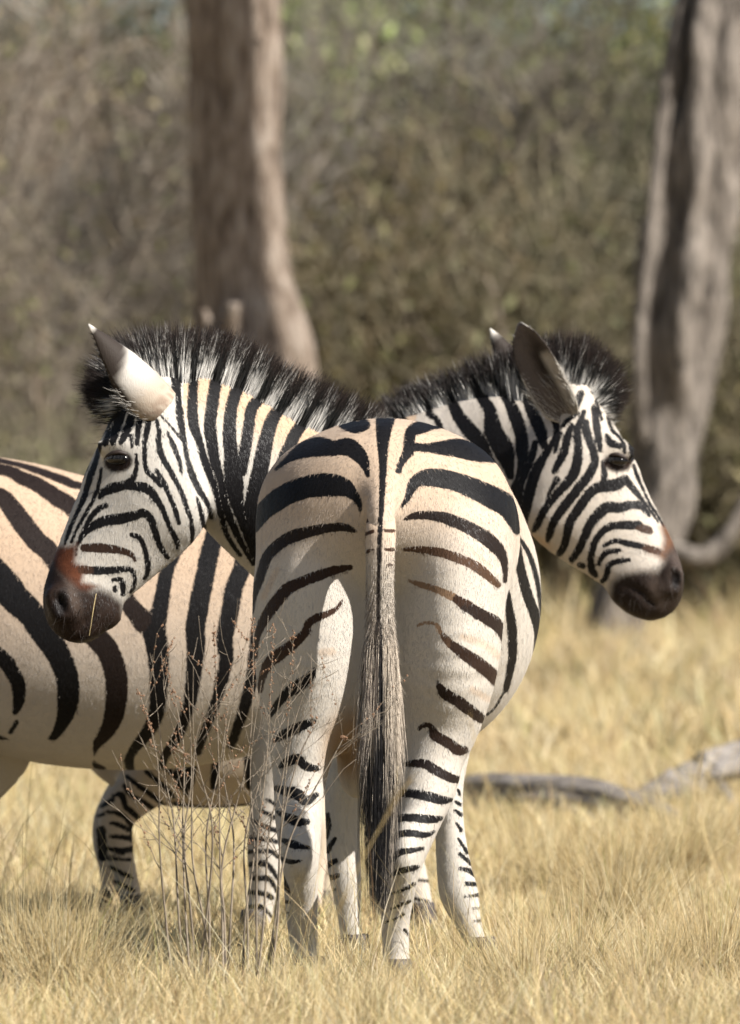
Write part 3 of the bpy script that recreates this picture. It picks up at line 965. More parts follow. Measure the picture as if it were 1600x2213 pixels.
# ------------------------------------------------------------------ zebra seen from behind, head turned left
def zebra_a():
    root = empty('zebra', (0.05, 16.7, 0))
    tag(root, 'zebra seen from behind with hanging tail, head turned in front of another zebra', 'zebra', 'zebras')
    g = Blend((-0.86, 15.85, -0.02), (0.52, 17.62, 1.42), 0.0102)
    # barrel, from croup to chest
    g.chain([(P(x, y, Y), hh * Y / F, hw * Y / F, ZA) for x, y, Y, hw, hh in (
        (832, 1090, 16.20, 215, 178), (834, 1112, 16.34, 268, 208), (840, 1150, 16.5, 285, 240), (856, 1225, 16.68, 296, 300), (870, 1290, 16.85, 299, 345),
        (878, 1275, 17.02, 285, 340), (884, 1245, 17.18, 235, 305), (886, 1215, 17.30, 170, 235))], 0.03)
    # hindquarters and hind legs
    g.chain(limb([(972, 1095, 16.30, 120, .19), (976, 1180, 16.26, 134, .235), (972, 1300, 16.25, 121, .235), (966, 1430, 16.24, 112, .205), (952, 1540, 16.24, 94, .14),
                  (936, 1630, 16.22, 70, .105), (922, 1700, 16.19, 64, .085), (905, 1770, 16.155, 49, .072), (886, 1830, 16.12, 41, .066), (871, 1880, 16.11, 37, .060),
                  (862, 1930, 16.135, 35, .048), (855, 1990, 16.16, 31, .040), (856, 2060, 16.17, 29, .036), (858, 2105, 16.16, 33, .040), (858, 2122, 16.15, 30, .038)]), 0.05)
    g.chain(limb([(694, 1095, 16.31, 122, .19), (688, 1180, 16.285, 130, .21), (675, 1300, 16.28, 129, .215), (671, 1420, 16.275, 121, .195), (666, 1520, 16.27, 103, .155),
                  (655, 1600, 16.25, 75, .115), (648, 1680, 16.235, 58, .084), (646, 1770, 16.195, 51, .070), (648, 1840, 16.165, 44, .064), (650, 1880, 16.175, 38, .058),
                  (651, 1935, 16.215, 36, .046), (654, 2000, 16.255, 33, .040), (660, 2060, 16.265, 30, .036), (668, 2100, 16.255, 33, .040), (670, 2118, 16.245, 30, .038)]), 0.05)
    # point of the hock
    g.chain(limb([(652, 1770, 16.145, 22, .022), (651, 1850, 16.10, 24, .025), (650, 1876, 16.115, 18, .022)]), 0.025)
    g.chain(limb([(884, 1790, 16.09, 22, .022), (873, 1850, 16.05, 22, .024), (869, 1872, 16.06, 17, .022)]), 0.025)
    # root of the tail and the flesh between the thighs
    g.chain(limb([(829, 985, 16.14, 40), (827, 1040, 16.06, 38), (825, 1090, 15.998, 34), (823, 1130, 15.972, 28), (822, 1200, 15.966, 22), (821, 1290, 15.978, 14)]), 0.035)
    g.chain(limb([(820, 1180, 16.30, 70, .15), (816, 1350, 16.32, 75, .15), (802, 1480, 16.35, 75, .14), (785, 1580, 16.40, 60, .12), (772, 1660, 16.46, 42, .10)]), 0.05)
    # forelegs
    g.chain(limb([(955, 1480, 17.02, 80, .11), (962, 1600, 17.02, 58, .085), (966, 1700, 17.0, 36, .055), (972, 1790, 17.0, 32, .047), (982, 1880, 17.0, 38, .045), (992, 1930, 17.0, 42, .047),
                  (1006, 1975, 17.0, 33, .038), (1022, 2020, 17.0, 24, .031), (1037, 2056, 17.0, 24, .031), (1042, 2072, 17.0, 24, .031)]), 0.04)
    g.chain(limb([(800, 1480, 17.1, 80, .11), (765, 1600, 17.1, 56, .085), (744, 1700, 17.1, 42, .058), (741, 1790, 17.1, 37, .048), (744, 1870, 17.1, 36, .045), (748, 1910, 17.1, 33, .043),
                  (754, 1970, 17.1, 26, .034), (760, 2020, 17.1, 24, .031), (765, 2050, 17.1, 25, .032), (767, 2062, 17.1, 24, .032)]), 0.04)
    # neck
    g.chain(trunk([(850, 1190, 17.22, 250, .18, -10, -300), (760, 1150, 17.26, 225, .16, 20, -300), (690, 1120, 17.28, 195, .135, 40, -310), (600, 1068, 17.27, 168, .115, 62, -320),
                   (525, 1012, 17.24, 155, .102, 45, -310), (455, 966, 17.19, 156, .095, -8, -327), (395, 930, 17.14, 132, .09, -10, -300)]), 0.04)
    # head
    pairs = [((272, 846), (398, 890)), ((238, 905), (420, 985)), ((207, 968), (444, 1065)), ((181, 1030), (440, 1132)), ((155, 1095), (388, 1182)), ((132, 1155), (328, 1238)),
             ((112, 1212), (286, 1272)), ((97, 1260), (260, 1298)), ((94, 1300), (250, 1324)), ((112, 1338), (236, 1346)), ((150, 1362), (205, 1366))]
    g.chain(skull(pairs, [84, 94, 99, 88, 74, 62, 56, 58, 57, 47, 26], 17.10, 17.03), 0.03)
    Yh = 16.98
    g.chain(limb([(330, 1060, 17.03, 60, .04), (395, 1110, 17.03, 52, .04)], 1), 0.05)            # cheek
    g.chain(limb([(222, 965, 17.0, 16, .014), (255, 960, 16.995, 20, .014), (290, 970, 17.0, 14, .014)]), 0.03)   # brow
    g.chain(limb([(122, 1285, 16.985, 26, .02), (134, 1320, 16.985, 24, .02)]), 0.03)           # nostril rim
    g.chain(limb([(128, 1294, 16.968, 9, .016), (136, 1318, 16.968, 7, .014)]), 0.012, cut=True)
    g.chain(limb([(228, 1296, 16.975, 4, .022), (205, 1325, 16.972, 4, .022), (178, 1358, 16.98, 4, .025)]), 0.012, cut=True)   # mouth
    g.chain(limb([(226, 1318, 17.04, 30, .03), (238, 1330, 17.04, 22, .025)]), 0.03)             # chin
    V, Q = g.surface()
    V, Q = subdivide(V, Q)
    at = paint(V, 'A')
    body = mesh_np('body', V, Q, M_coat, root, attrs=at)
    coat_hair(body, V, Q, at, 130000)
    eyeball(root, V, 256, 992, 27, 14)
    eyeball(root, V, 256, 995, 25, 13, away=True)
    for x, Y in ((858, 16.14), (672, 16.235), (1044, 16.99), (768, 17.09)):
        hoof(root, x, Y, 0.040)
    mane(root, [(266, 852, 17.08, -66, 14), (276, 846, 17.08, -92, 8), (284, 838, 17.09, -110, -8), (288, 832, 17.09, -112, -30), (294, 826, 17.1, -110, -58), (310, 815, 17.1, -82, -98), (335, 834, 17.11, -42, -140), (365, 832, 17.12, -10, -144),
                (395, 818, 17.14, 14, -128), (425, 810, 17.17, 26, -112), (446, 810, 17.19, 34, -110), (475, 818, 17.2, 42, -108), (502, 830, 17.22, 46, -106), (543, 860, 17.24, 52, -108), (577, 886, 17.26, 56, -110),
                (624, 908, 17.27, 60, -112), (677, 928, 17.28, 62, -106), (730, 945, 17.28, 58, -98), (790, 960, 17.27, 48, -92)], 14000, 0.020, A_NECK, 0.70)
    # near ear shows its white back, far ear mirrors it
    WB = np.array((0.50, 0.48, 0.45)); DK = np.array((0.035, 0.028, 0.024))
    def outer(t, s):
        c = np.tile(WB, (len(t), 1))
        d = np.maximum(sstep(0.50, 0.60, t + 0.08 * s), sstep(0.70, 0.86, np.abs(s)) * sstep(0.12, 0.3, t)) * (1 - sstep(0.93, 0.95, t))
        c = mix3(c, (0.38, 0.31, 0.24), 0.8 * (1 - sstep(0.15, 0.42, t)))
        c = mix3(c, DK, d)
        return mix3(c, (0.20, 0.13, 0.09), 0.6 * (1 - sstep(0.05, 0.2, t)) * (rng.random(len(t)) < 0.4))
    def inner(t, s):
        return mix3(np.tile(np.array((0.22, 0.18, 0.15)), (len(t), 1)), DK, sstep(0.3, 0.7, t) * 0.8)
    ear(root, P(350, 846, 16.99), P(192, 700, 16.94), np.array([-0.55, 0.80, -0.42]), 0.068, inner, outer, curl=(1.4, 0.9), prof=(.78, .95, 1, .86, .52, .22, .04))
    ear(root, P(330, 846, 17.21), P(205, 725, 17.27), np.array([-0.75, -0.55, -0.62]), 0.050, inner, outer)
    whiskers(root, V, [(235, 1325), (215, 1345), (180, 1362), (130, 1345), (110, 1310), (200, 1310)], (-0.2, -0.5, -0.9))
    # tail: dock with fur, then the long tuft
    dock = [(827, 1040, 16.10, 26), (825, 1080, 16.03, 29), (824, 1115, 15.985, 30), (823, 1150, 15.962, 33), (822, 1220, 15.960, 30), (821, 1300, 15.972, 27), (822, 1380, 15.98, 27), (825, 1470, 15.985, 25), (828, 1560, 15.985, 15)]
    st = resample([(P(x, y, Y), r * Y / F, r * Y / F, XA) for x, y, Y, r in dock], 14)
    n = 40; VV = []
    for p, r, _, _ in st:
        for j in range(n):
            a = 2 * math.pi * j / n
            VV.append(p + np.array([math.cos(a) * r, math.sin(a) * r * 0.8, 0]))
    VV = np.array(VV)
    Q = np.array([(i * n + j, (i + 1) * n + j, (i + 1) * n + (j + 1) % n, i * n + (j + 1) % n) for i in range(len(st) - 1) for j in range(n)])
    T_L = parse('''
829,1000,9 828,1040,7 825,1080,6 822,1135,5 820,1200,4 818,1280,3 818,1400,5 824,1500,12
0.4: 788,1128,3 808,1118,3
0.4: 788,1155,3 808,1148,3
0.5: 794,1192,3 806,1188,2
0.5: 834,1147,3 852,1147,3
0.7: 832,1188,2 850,1188,3
0.7: 836,1222,2 846,1220,3
''')
    px, py = pix(VV)
    f, tone = stripes(px, py, T_L)
    coat = mix3(np.tile(WHITE, (len(VV), 1)), TAN, 0.75 * (1 - sstep(1060, 1260, py)) + 0.15)
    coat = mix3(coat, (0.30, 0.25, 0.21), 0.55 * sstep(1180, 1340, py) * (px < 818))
    ink = np.where(tone[:, None] > 0, BROWN, INK)
    tail = mesh_np('tail', VV, Q, M_coat, root, attrs={'stripe': f, 'coat': coat, 'ink': ink})
    # short fur on the dock
    m = 8000
    k = rng.integers(n * 8, len(VV) - n, m)
    k = k[rng.random(m) < 0.15 + 0.85 * sstep(1120, 1300, py[k])]; m = len(k)
    r0 = VV[k]; pxk, pyk = px[k], py[k]
    out = (r0 - np.array([st[i][0] for i in k // n])); out /= np.linalg.norm(out, axis=1)[:, None] + 1e-9
    grow = sstep(1150, 1500, pyk)
    d = out * (0.16 + 0.32 * grow)[:, None] + np.array([0, 0, -1.0]) + rng.normal(0, 0.10, (m, 3))
    dark = (f[k] > -1) | ((pxk < 812) & (rng.random(m) < 0.30 * grow))
    base = np.where(dark[:, None], np.array((0.06, 0.045, 0.036)), mix3(coat[k] * 0.95, (0.50, 0.42, 0.335), grow))
    base = base * rng.uniform(0.75, 1.12, m)[:, None]
    strands('tail_fur', r0, d, rng.uniform(0.004, 0.010, m) + 0.055 * grow ** 1.3 * rng.uniform(0.4, 1, m), rng.normal(0, 0.05, (m, 3)) - np.array([0, 0, 0.1]),
            np.full(m, 0.0006), lambda t, c: base, tail, seg=3)
    # long tuft
    m = 4600
    s = np.clip(rng.normal(0, 0.46, m), -1.1, 1.1)
    y0 = rng.uniform(1330, 1570, m); x0 = 824 + s * np.interp(y0, (1330, 1480, 1570), (24, 20, 10))
    lng = rng.random(m)
    y1 = np.where(np.abs(s) > 0.5, y0 + rng.uniform(120, 260, m), 1700 + 250 * lng ** 0.7)
    y1 = np.where(rng.random(m) < 0.22, rng.uniform(1780, 1960, m), np.maximum(y1, y0 + 110))
    spread = np.interp(y1, (1450, 1620, 1750, 1850, 1960), (32, 54, 46, 38, 26))
    x1 = 819 + s * spread * rng.uniform(0.75, 1.1, m) + rng.normal(0, 3, m)
    Yr = 15.985 - 0.03 * np.sqrt(np.clip(1 - s * s, 0, 1)) * rng.uniform(0, 1, m)
    Y1 = Yr - rng.uniform(0.0, 0.04, m)
    r0 = np.stack([(x0 - CX) * Yr / F, Yr, CAM_H - (y0 - CY) * Yr / F], 1)
    r1 = np.stack([(x1 - CX) * Y1 / F, Y1, CAM_H - (y1 - CY) * Y1 / F], 1)
    d = r1 - r0
    L = np.linalg.norm(d, axis=1)
    cream = np.array((0.56, 0.48, 0.39)); blk = np.array((0.012, 0.011, 0.012)); gry = np.array((0.16, 0.13, 0.11))
    c = np.tile(blk, (m, 1))
    u = rng.random(m)
    short = y1 < 1740
    c[(s > 0.12) & short & (u < 0.7)] = cream
    c[(s > 0.5) & (u < 0.22)] = cream
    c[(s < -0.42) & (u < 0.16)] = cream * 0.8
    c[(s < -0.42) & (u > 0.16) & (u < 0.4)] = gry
    c[(np.abs(s) < 0.2) & (u < 0.05)] = cream
    c[(~short) & (u < 0.07)] = cream
    c = c * rng.uniform(0.7, 1.25, m)[:, None]
    bend = np.stack([-s * 0.10, np.zeros(m), -0.05 * np.ones(m)], 1) + rng.normal(0, 0.012, (m, 3))
    d[:, 0] += s * 0.10 * L
    thr = 1590 + 60 * np.abs(s) + rng.normal(0, 28, m)
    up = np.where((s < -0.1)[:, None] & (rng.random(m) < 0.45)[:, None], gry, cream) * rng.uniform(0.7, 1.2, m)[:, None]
    def tcol(t, cc):
        _, yy = pix(cc)
        return np.where(((yy < thr) & (np.abs(s) > 0.13))[:, None], up, c)
    strands('tail_tuft', r0, d, L, bend, np.full(m, 0.0010), tcol, tail, seg=7)
    # a dry stem in its mouth
    stem = tube([P(208, 1283, 16.955), P(203, 1310, 16.94), P(198, 1342, 16.94), P(193, 1374, 16.945)], [0.0009, 0.0009, 0.0008, 0.0006], 6)
    o = mesh_np('dry_straw', stem[0], stem[1], M_straw)
    tag(o, 'short dry grass stem hanging from the mouth of a zebra', 'grass stem')

def tube(pts, rad, n=6):
    pts = [np.array(p, float) for p in pts]
    V = []; Q = []
    for i, p in enumerate(pts):
        d = pts[min(i + 1, len(pts) - 1)] - pts[max(i - 1, 0)]
        d = d / (np.linalg.norm(d) + 1e-9)
        a = np.cross(d, (0.31, 0.87, 0.23)); a /= np.linalg.norm(a); b = np.cross(d, a)
        for j in range(n):
            t = 2 * math.pi * j / n
            V.append(p + rad[i] * (math.cos(t) * a + math.sin(t) * b))
    for i in range(len(pts) - 1):
        for j in range(n):
            Q.append((i * n + j, i * n + (j + 1) % n, (i + 1) * n + (j + 1) % n, (i + 1) * n + j))
    return np.array(V), np.array(Q)
M_straw = plain('straw', (0.50, 0.39, 0.20), 0.6, 0.25, 0.2, 60)

# ------------------------------------------------------------------ zebra standing broadside, head to the right
def zebra_b():
    root = empty('zebra', (-0.5, 18.350, 0))
    tag(root, 'zebra standing broadside with its face in profile beside the dead tree', 'zebra', 'zebras')
    g = Blend((-1.46, 17.810, -0.02), (0.86, 18.900, 1.42), 0.0105)
    Yc = 18.350
    g.chain(trunk([(-300, 1180, Yc, 120, .17), (-220, 1200, Yc, 205, .26), (-110, 1245, Yc, 268, .30), (0, 1294, Yc, 303, .325), (85, 1328, Yc, 314, .335), (200, 1350, Yc, 311, .34),
                   (330, 1352, Yc, 311, .34), (450, 1340, Yc, 306, .33), (560, 1312, Yc, 300, .31), (680, 1268, Yc, 288, .27), (780, 1235, Yc, 245, .22), (850, 1210, Yc, 180, .17)]), 0.03)
    g.chain(trunk([(740, 1190, 18.310, 230, .18, -60, -300), (850, 1120, 18.290, 200, .145, -90, -300), (960, 1048, 18.260, 172, .118, -70, -300), (1050, 1003, 18.220, 152, .102, -40, -300),
                   (1115, 990, 18.180, 148, .094, -10, -300), (1170, 962, 18.150, 122, .088, 20, -300)]), 0.04)
    pairs = [((1288, 862), (1178, 885)), ((1322, 905), (1148, 980)), ((1350, 950), (1130, 1055)), ((1377, 1002), (1130, 1125)), ((1401, 1055), (1180, 1172)), ((1427, 1108), (1232, 1203)),
             ((1452, 1160), (1278, 1233)), ((1471, 1210), (1312, 1257)), ((1478, 1248), (1333, 1284)), ((1465, 1288), (1348, 1302)), ((1430, 1310), (1385, 1314))]
    g.chain(skull(pairs, [74, 88, 95, 87, 74, 62, 55, 57, 56, 46, 25], 18.110, 18.050), 0.03)
    g.chain(limb([(1215, 1060, 18.050, 58, .04), (1190, 1105, 18.050, 50, .04)], 1), 0.05)
    g.chain(limb([(1308, 968, 18.025, 14, .014), (1338, 965, 18.022, 19, .014), (1362, 978, 18.025, 14, .014)]), 0.03)
    g.chain(limb([(1452, 1235, 18.005, 24, .02), (1450, 1268, 18.005, 22, .02)]), 0.03)
    g.chain(limb([(1460, 1240, 17.988, 7, .016), (1459, 1262, 17.988, 8, .016)]), 0.012, cut=True)
    g.chain(limb([(1352, 1258, 17.995, 4, .022), (1385, 1278, 17.990, 4, .022), (1410, 1308, 18.000, 4, .025)]), 0.012, cut=True)
    g.chain(limb([(1352, 1282, 18.060, 28, .03), (1362, 1298, 18.060, 20, .025)]), 0.03)
    # legs
    g.chain(stand([(640, 1440, 18.190, 95, .10), (606, 1580, 18.170, 62, .08), (588, 1690, 18.170, 45, .056), (578, 1780, 18.170, 39, .047), (573, 1860, 18.170, 39, .046), (571, 1910, 18.170, 33, .040),
                  (566, 1970, 18.170, 29, .034), (558, 2010, 18.170, 30, .036), (551, 2032, 18.170, 30, .035)]), 0.04)
    g.chain(stand([(720, 1450, 18.500, 95, .10), (770, 1600, 18.500, 60, .08), (830, 1750, 18.500, 42, .055), (880, 1880, 18.500, 36, .046), (900, 1940, 18.500, 29, .036), (910, 1995, 18.500, 27, .033), (912, 2014, 18.500, 27, .033)]), 0.04)
    g.chain(stand([(-190, 1250, 18.250, 130, .16), (-180, 1400, 18.210, 135, .14), (-165, 1550, 18.190, 108, .11), (-190, 1680, 18.190, 66, .08), (-240, 1780, 18.190, 46, .06), (-252, 1840, 18.190, 38, .05),
                  (-240, 1930, 18.190, 30, .036), (-228, 2010, 18.190, 31, .036), (-222, 2034, 18.190, 29, .035)]), 0.05)
    g.chain(stand([(-120, 1350, 18.490, 130, .14), (-40, 1500, 18.510, 115, .12), (-5, 1600, 18.530, 84, .10), (-50, 1690, 18.530, 62, .075), (-120, 1780, 18.530, 45, .056), (-145, 1840, 18.530, 36, .048),
                  (-135, 1930, 18.530, 29, .035), (-128, 1995, 18.530, 30, .035), (-125, 2014, 18.530, 29, .034)]), 0.05)
    V, Q = g.surface()
    V, Q = subdivide(V, Q)
    at = paint(V, 'B')
    body = mesh_np('body', V, Q, M_coat, root, attrs=at)
    coat_hair(body, V, Q, at, 80000, keep=(V[:, 0] > -1.05))
    eyeball(root, V, 1333, 995, 24, 12, rot=-0.15)
    eyeball(root, V, 1333, 995, 24, 12, away=True, rot=-0.15)
    for x, Y in ((549, 18.150), (913, 18.480), (-218, 18.170), (-122, 18.510)):
        hoof(root, x, Y, 0.040)
    mane(root, [(850, 925, 18.290, -36, -70), (900, 902, 18.280, -38, -74), (940, 886, 18.270, -40, -74), (1000, 870, 18.250, -40, -84), (1060, 856, 18.220, -30, -102), (1110, 850, 18.180, -18, -114),
                (1150, 850, 18.160, -4, -128), (1180, 850, 18.140, 6, -142), (1215, 850, 18.130, 22, -148), (1240, 852, 18.120, 42, -138), (1258, 852, 18.120, 62, -110), (1272, 854, 18.110, 78, -72),
                (1284, 858, 18.110, 78, -30), (1292, 866, 18.110, 60, 6)], 13000, 0.020, B_LINES, 0.66)
    WB = np.array((0.52, 0.50, 0.46)); DK = np.array((0.035, 0.028, 0.024))
    def outer(t, s):
        c = np.tile(WB, (len(t), 1))
        return mix3(c, DK, sstep(0.5, 0.58, t) * (1 - sstep(0.90, 0.93, t)))
    def inner(t, s):
        c = np.tile(np.array((0.105, 0.088, 0.080)), (len(t), 1))
        c = mix3(c, (0.02, 0.015, 0.013), blob(t, s, 0.55, 0.25, 0.25, 0.5, 0, 0.6))
        c = mix3(c, (0.42, 0.39, 0.35), sstep(0.0, 0.3, s) * (1 - sstep(0.60, 0.70, t)))
        return c
    ear(root, P(1222, 872, 18.010), P(1124, 697, 17.970), np.array([-0.45, -0.85, -0.1]), 0.056, inner, outer, curl=(1.4, 0.85), prof=(.55, .85, 1, 1.02, .92, .66, .12))
    ear(root, P(1190, 868, 18.250), P(1060, 709, 18.290), np.array([-0.5, 0.8, -0.1]), 0.050, inner, outer)
    whiskers(root, V, [(1345, 1290), (1370, 1305), (1400, 1308), (1440, 1300), (1460, 1275), (1390, 1280)], (-0.3, -0.4, -0.9))
    # tail out of the picture on the far left
    pts = [P(-395, 1100, Yc), P(-430, 1160, Yc), P(-440, 1300, Yc), P(-440, 1450, Yc)]
    v, q = tube(pts, [0.045, 0.038, 0.03, 0.02], 16)
    n = len(v); c = np.tile(WHITE, (n, 1))
    t = mesh_np('tail', v, q, M_coat, root, attrs={'stripe': np.full(n, -20.), 'coat': c, 'ink': c})
    m = 700
    r0 = np.tile(P(-440, 1420, Yc), (m, 1)) + rng.normal(0, 0.014, (m, 3))
    strands('tail_tuft', r0, np.array([0, 0, -1.0]) + rng.normal(0, 0.08, (m, 3)), rng.uniform(0.25, 0.5, m), np.zeros((m, 3)), np.full(m, 0.0013),
            lambda t_, c_: np.tile(INK, (m, 1)), t, seg=3)
    # connect the tail root
    return root

# ------------------------------------------------------------------ young zebra behind, facing left
def zebra_c():
    root = empty('zebra', (-0.4, 19.000, 0))
    tag(root, 'young zebra mostly hidden, a bent foreleg and belly showing below the broadside zebra', 'zebra', 'zebras')
    g = Blend((-1.05, 18.650, -0.02), (0.10, 19.350, 1.05), 0.010)
    Yc = 19.000
    g.chain(trunk([(255, 1500, Yc, 135, .13), (330, 1538, Yc, 190, .18), (450, 1555, Yc, 192, .195), (560, 1540, Yc, 190, .19), (640, 1500, Yc, 165, .17), (690, 1480, Yc, 110, .12)]), 0.03)
    g.chain(trunk([(300, 1470, Yc, 120, .10, 60, -200), (210, 1390, Yc, 95, .08, 100, -200), (150, 1320, Yc, 85, .07, 100, -150)]), 0.04)
    g.chain(trunk([(165, 1300, Yc, 70, .08, 150, -60), (115, 1370, Yc, 62, .07, 150, -60), (80, 1450, Yc, 45, .05, 150, -60), (62, 1500, Yc, 34, .04, 150, -60)]), 0.04)
    g.chain(stand([(370, 1600, 18.880, 75, .085), (345, 1668, 18.870, 62, .07), (300, 1712, 18.870, 50, .055), (262, 1752, 18.870, 44, .046), (250, 1792, 18.870, 38, .042), (256, 1850, 18.870, 33, .034),
                  (270, 1905, 18.870, 26, .028), (281, 1950, 18.870, 23, .026), (285, 1985, 18.870, 24, .027), (285, 1996, 18.870, 23, .026)]), 0.035)
    g.chain(stand([(350, 1600, 19.110, 70, .08), (290, 1690, 19.110, 48, .055), (236, 1770, 19.110, 32, .038), (226, 1830, 19.110, 26, .03), (236, 1900, 19.110, 22, .026), (240, 1975, 19.110, 23, .026), (240, 1985, 19.110, 22, .026)]), 0.035)
    for Yl, dx in ((18.900, 0), (19.100, 30)):
        g.chain(stand([(640 + dx, 1500, Yl, 95, .10), (650 + dx, 1620, Yl, 70, .08), (668 + dx, 1720, Yl, 44, .05), (690 + dx, 1800, Yl, 32, .04), (680 + dx, 1900, Yl, 24, .028), (672 + dx, 1980, Yl, 24, .028), (670 + dx, 1990, Yl, 23, .027)]), 0.04)
    V, Q = g.surface()
    mesh_np('body', V, Q, M_coat, root, attrs=paint(V, 'C'))
    for x, Y in ((284, 18.860), (238, 19.100), (668, 18.890), (698, 19.090)):
        hoof(root, x, Y, 0.034)
    WB = np.array((0.6, 0.55, 0.5))
    fn = lambda t, s: np.tile(WB, (len(t), 1))
    for dy in (-0.06, 0.06):
        ear(root, P(178, 1270, Yc + dy), P(205, 1180, Yc + dy * 1.6), np.array([-0.3, 1.0 if dy > 0 else -1.0, 0]), 0.035, fn, fn)
    mane(root, [(150, 1245, Yc, 10, -40), (200, 1290, Yc, 30, -50), (260, 1350, Yc, 40, -50), (320, 1380, Yc, 40, -40)], 1500, 0.008, C_LINES, 0.4)
    eyeball(root, V, 118, 1350, 14, 9)
    eyeball(root, V, 118, 1350, 14, 9, away=True)
    return root

# ------------------------------------------------------------------ ground
def gz(x, y):
    x = np.asarray(x, float); y = np.asarray(y, float)
    far = np.maximum(y - 62, 0)
    return (0.24 * sstep(19, 42, y) + 0.0042 * far ** 1.75 * (far < 60) + (0.0042 * 60 ** 1.75 + (far - 60) * 0.05) * (far >= 60)
            + 0.015 * np.sin(x * 2.3 + y * 1.1) * np.sin(y * 1.7 - x * 0.6) + 0.05 * sstep(24, 40, y) * np.sin(x * 0.9 + y * 0.35))

def build_ground():
    ys = np.concatenate([np.linspace(-40, 8, 10), np.linspace(9, 45, 110), np.geomspace(46, 900, 46)])
    xs = np.concatenate([-np.geomspace(500, 6, 18), np.linspace(-5, 5, 41), np.geomspace(6, 500, 18)])
    X, Y = np.meshgrid(xs, ys, indexing='ij')
    V = np.stack([X, Y, gz(X, Y) - 0.005], -1).reshape(-1, 3)
    a, b = len(xs), len(ys)
    i, j = np.meshgrid(np.arange(a - 1), np.arange(b - 1), indexing='ij')
    k = (i * b + j).ravel()
    Q = np.stack([k, k + b, k + b + 1, k + 1], 1)
    m, nt, bs = material('dry_soil')
    n1 = noise(nt, 1.3, 5, 0.6); n2 = noise(nt, 30, 4, 0.7)
    c = ramp(nt, n1.outputs[0], [(0.3, (0.27, 0.20, 0.11)), (0.5, (0.40, 0.315, 0.18)), (0.72, (0.46, 0.38, 0.22))])
    c2 = mixrgb(nt, 0.5, c.outputs[0], mixrgb(nt, n2.outputs[0], (0.5, 0.4, 0.3), (1, 1, 1)), 'MULTIPLY')
    nt.links.new(c2, bs.inputs['Base Color']); bs.inputs['Roughness'].default_value = 0.95
    bs.inputs['Specular IOR Level'].default_value = 0.1
    bump(nt, bs, n2.outputs[0], 0.6, 0.03)
    o = mesh_np('ground', V, Q, m)
    tag(o, kind='structure')

STRAW = 0.95 * np.array([(0.74, 0.59, 0.32), (0.82, 0.69, 0.41), (0.66, 0.51, 0.26), (0.55, 0.41, 0.20), (0.86, 0.77, 0.52), (0.50, 0.48, 0.19), (0.32, 0.21, 0.11)])
STRAW_P = np.array([0.32, 0.26, 0.15, 0.07, 0.14, 0.03, 0.03])

def blades(name, zones, label):
    VV = []; T = []; Qd = []; CC = []; base = 0
    for (y0, y1, margin, dens, h0, h1, w0, w1, lean, seg) in zones:
        ym = (y0 + y1) / 2
        half = 800 * y1 / F + margin
        n = int((y1 - y0) * 2 * half * dens)
        x = rng.uniform(-half, half, n); y = rng.uniform(y0, y1, n)
        # tufts: pull blades towards tuft centres
        nc = max(8, n // 26)
        cx, cy = rng.uniform(-half, half, nc), rng.uniform(y0, y1, nc)
        ch = rng.uniform(0.65, 1.25, nc); ct = rng.uniform(0.70, 1.12, (nc, 1)) * np.array((1, 1, 1)) + rng.normal(0, 0.05, (nc, 3)) * np.array((0.6, 0.4, 1.0))
        k = rng.integers(0, nc, n)
        tuft = rng.random(n) < 0.7
        x = np.where(tuft, cx[k] + rng.normal(0, 0.035, n), x); y = np.where(tuft, cy[k] + rng.normal(0, 0.035, n), y)
        h = rng.uniform(h0, h1, n) * np.where(tuft, ch[k], 0.8)
        az = rng.uniform(0, 2 * math.pi, n)
        ln = np.abs(rng.normal(0, lean, n))
        d = np.stack([np.cos(az) * np.sin(ln), np.sin(az) * np.sin(ln), np.cos(ln)], 1)
        cur = np.stack([np.cos(az), np.sin(az), np.zeros(n)], 1) * (rng.uniform(0.0, 0.55, n))[:, None]
        cur[:, 2] -= rng.uniform(0, 0.5, n) ** 2 * 1.5
        w = rng.uniform(w0, w1, n)
        wa = rng.uniform(0, math.pi, n)
        side = np.stack([np.cos(wa), np.sin(wa), np.zeros(n)], 1)
        root = np.stack([x, y, gz(x, y) - 0.012], 1)
        col = STRAW[rng.choice(len(STRAW), n, p=STRAW_P)] * rng.uniform(0.8, 1.15, n)[:, None] * np.where(tuft[:, None], ct[k], 1.0)
        rows = []; cols = []
        for i in range(seg):
            t = i / seg
            c = root + d * (h * t)[:, None] + cur * (h * t * t)[:, None]
            ww = (w * (1 - 0.55 * t))[:, None] * side
            rows += [c - ww, c + ww]; cols += [col * (0.85 + 0.15 * t)] * 2
        rows.append(root + d * h[:, None] + cur * h[:, None]); cols.append(col)
        m = 2 * seg + 1
        V = np.stack(rows, 1).reshape(-1, 3); C = np.stack(cols, 1).reshape(-1, 3)
        b = base + np.arange(n)[:, None] * m
        for i in range(seg - 1):
            Qd.append(b + np.array([[2 * i, 2 * i + 1, 2 * i + 3, 2 * i + 2]]))
        T.append(b + np.array([[2 * seg - 2, 2 * seg - 1, 2 * seg]]))
        VV.append(V); CC.append(C); base += len(V)
    o = mesh_np(name, np.concatenate(VV), [np.concatenate(Qd), np.concatenate(T)], M_grass, smooth=True, attrs={'hcol': np.concatenate(CC)})
    tag(o, label, 'grass', kind='stuff')
    return o

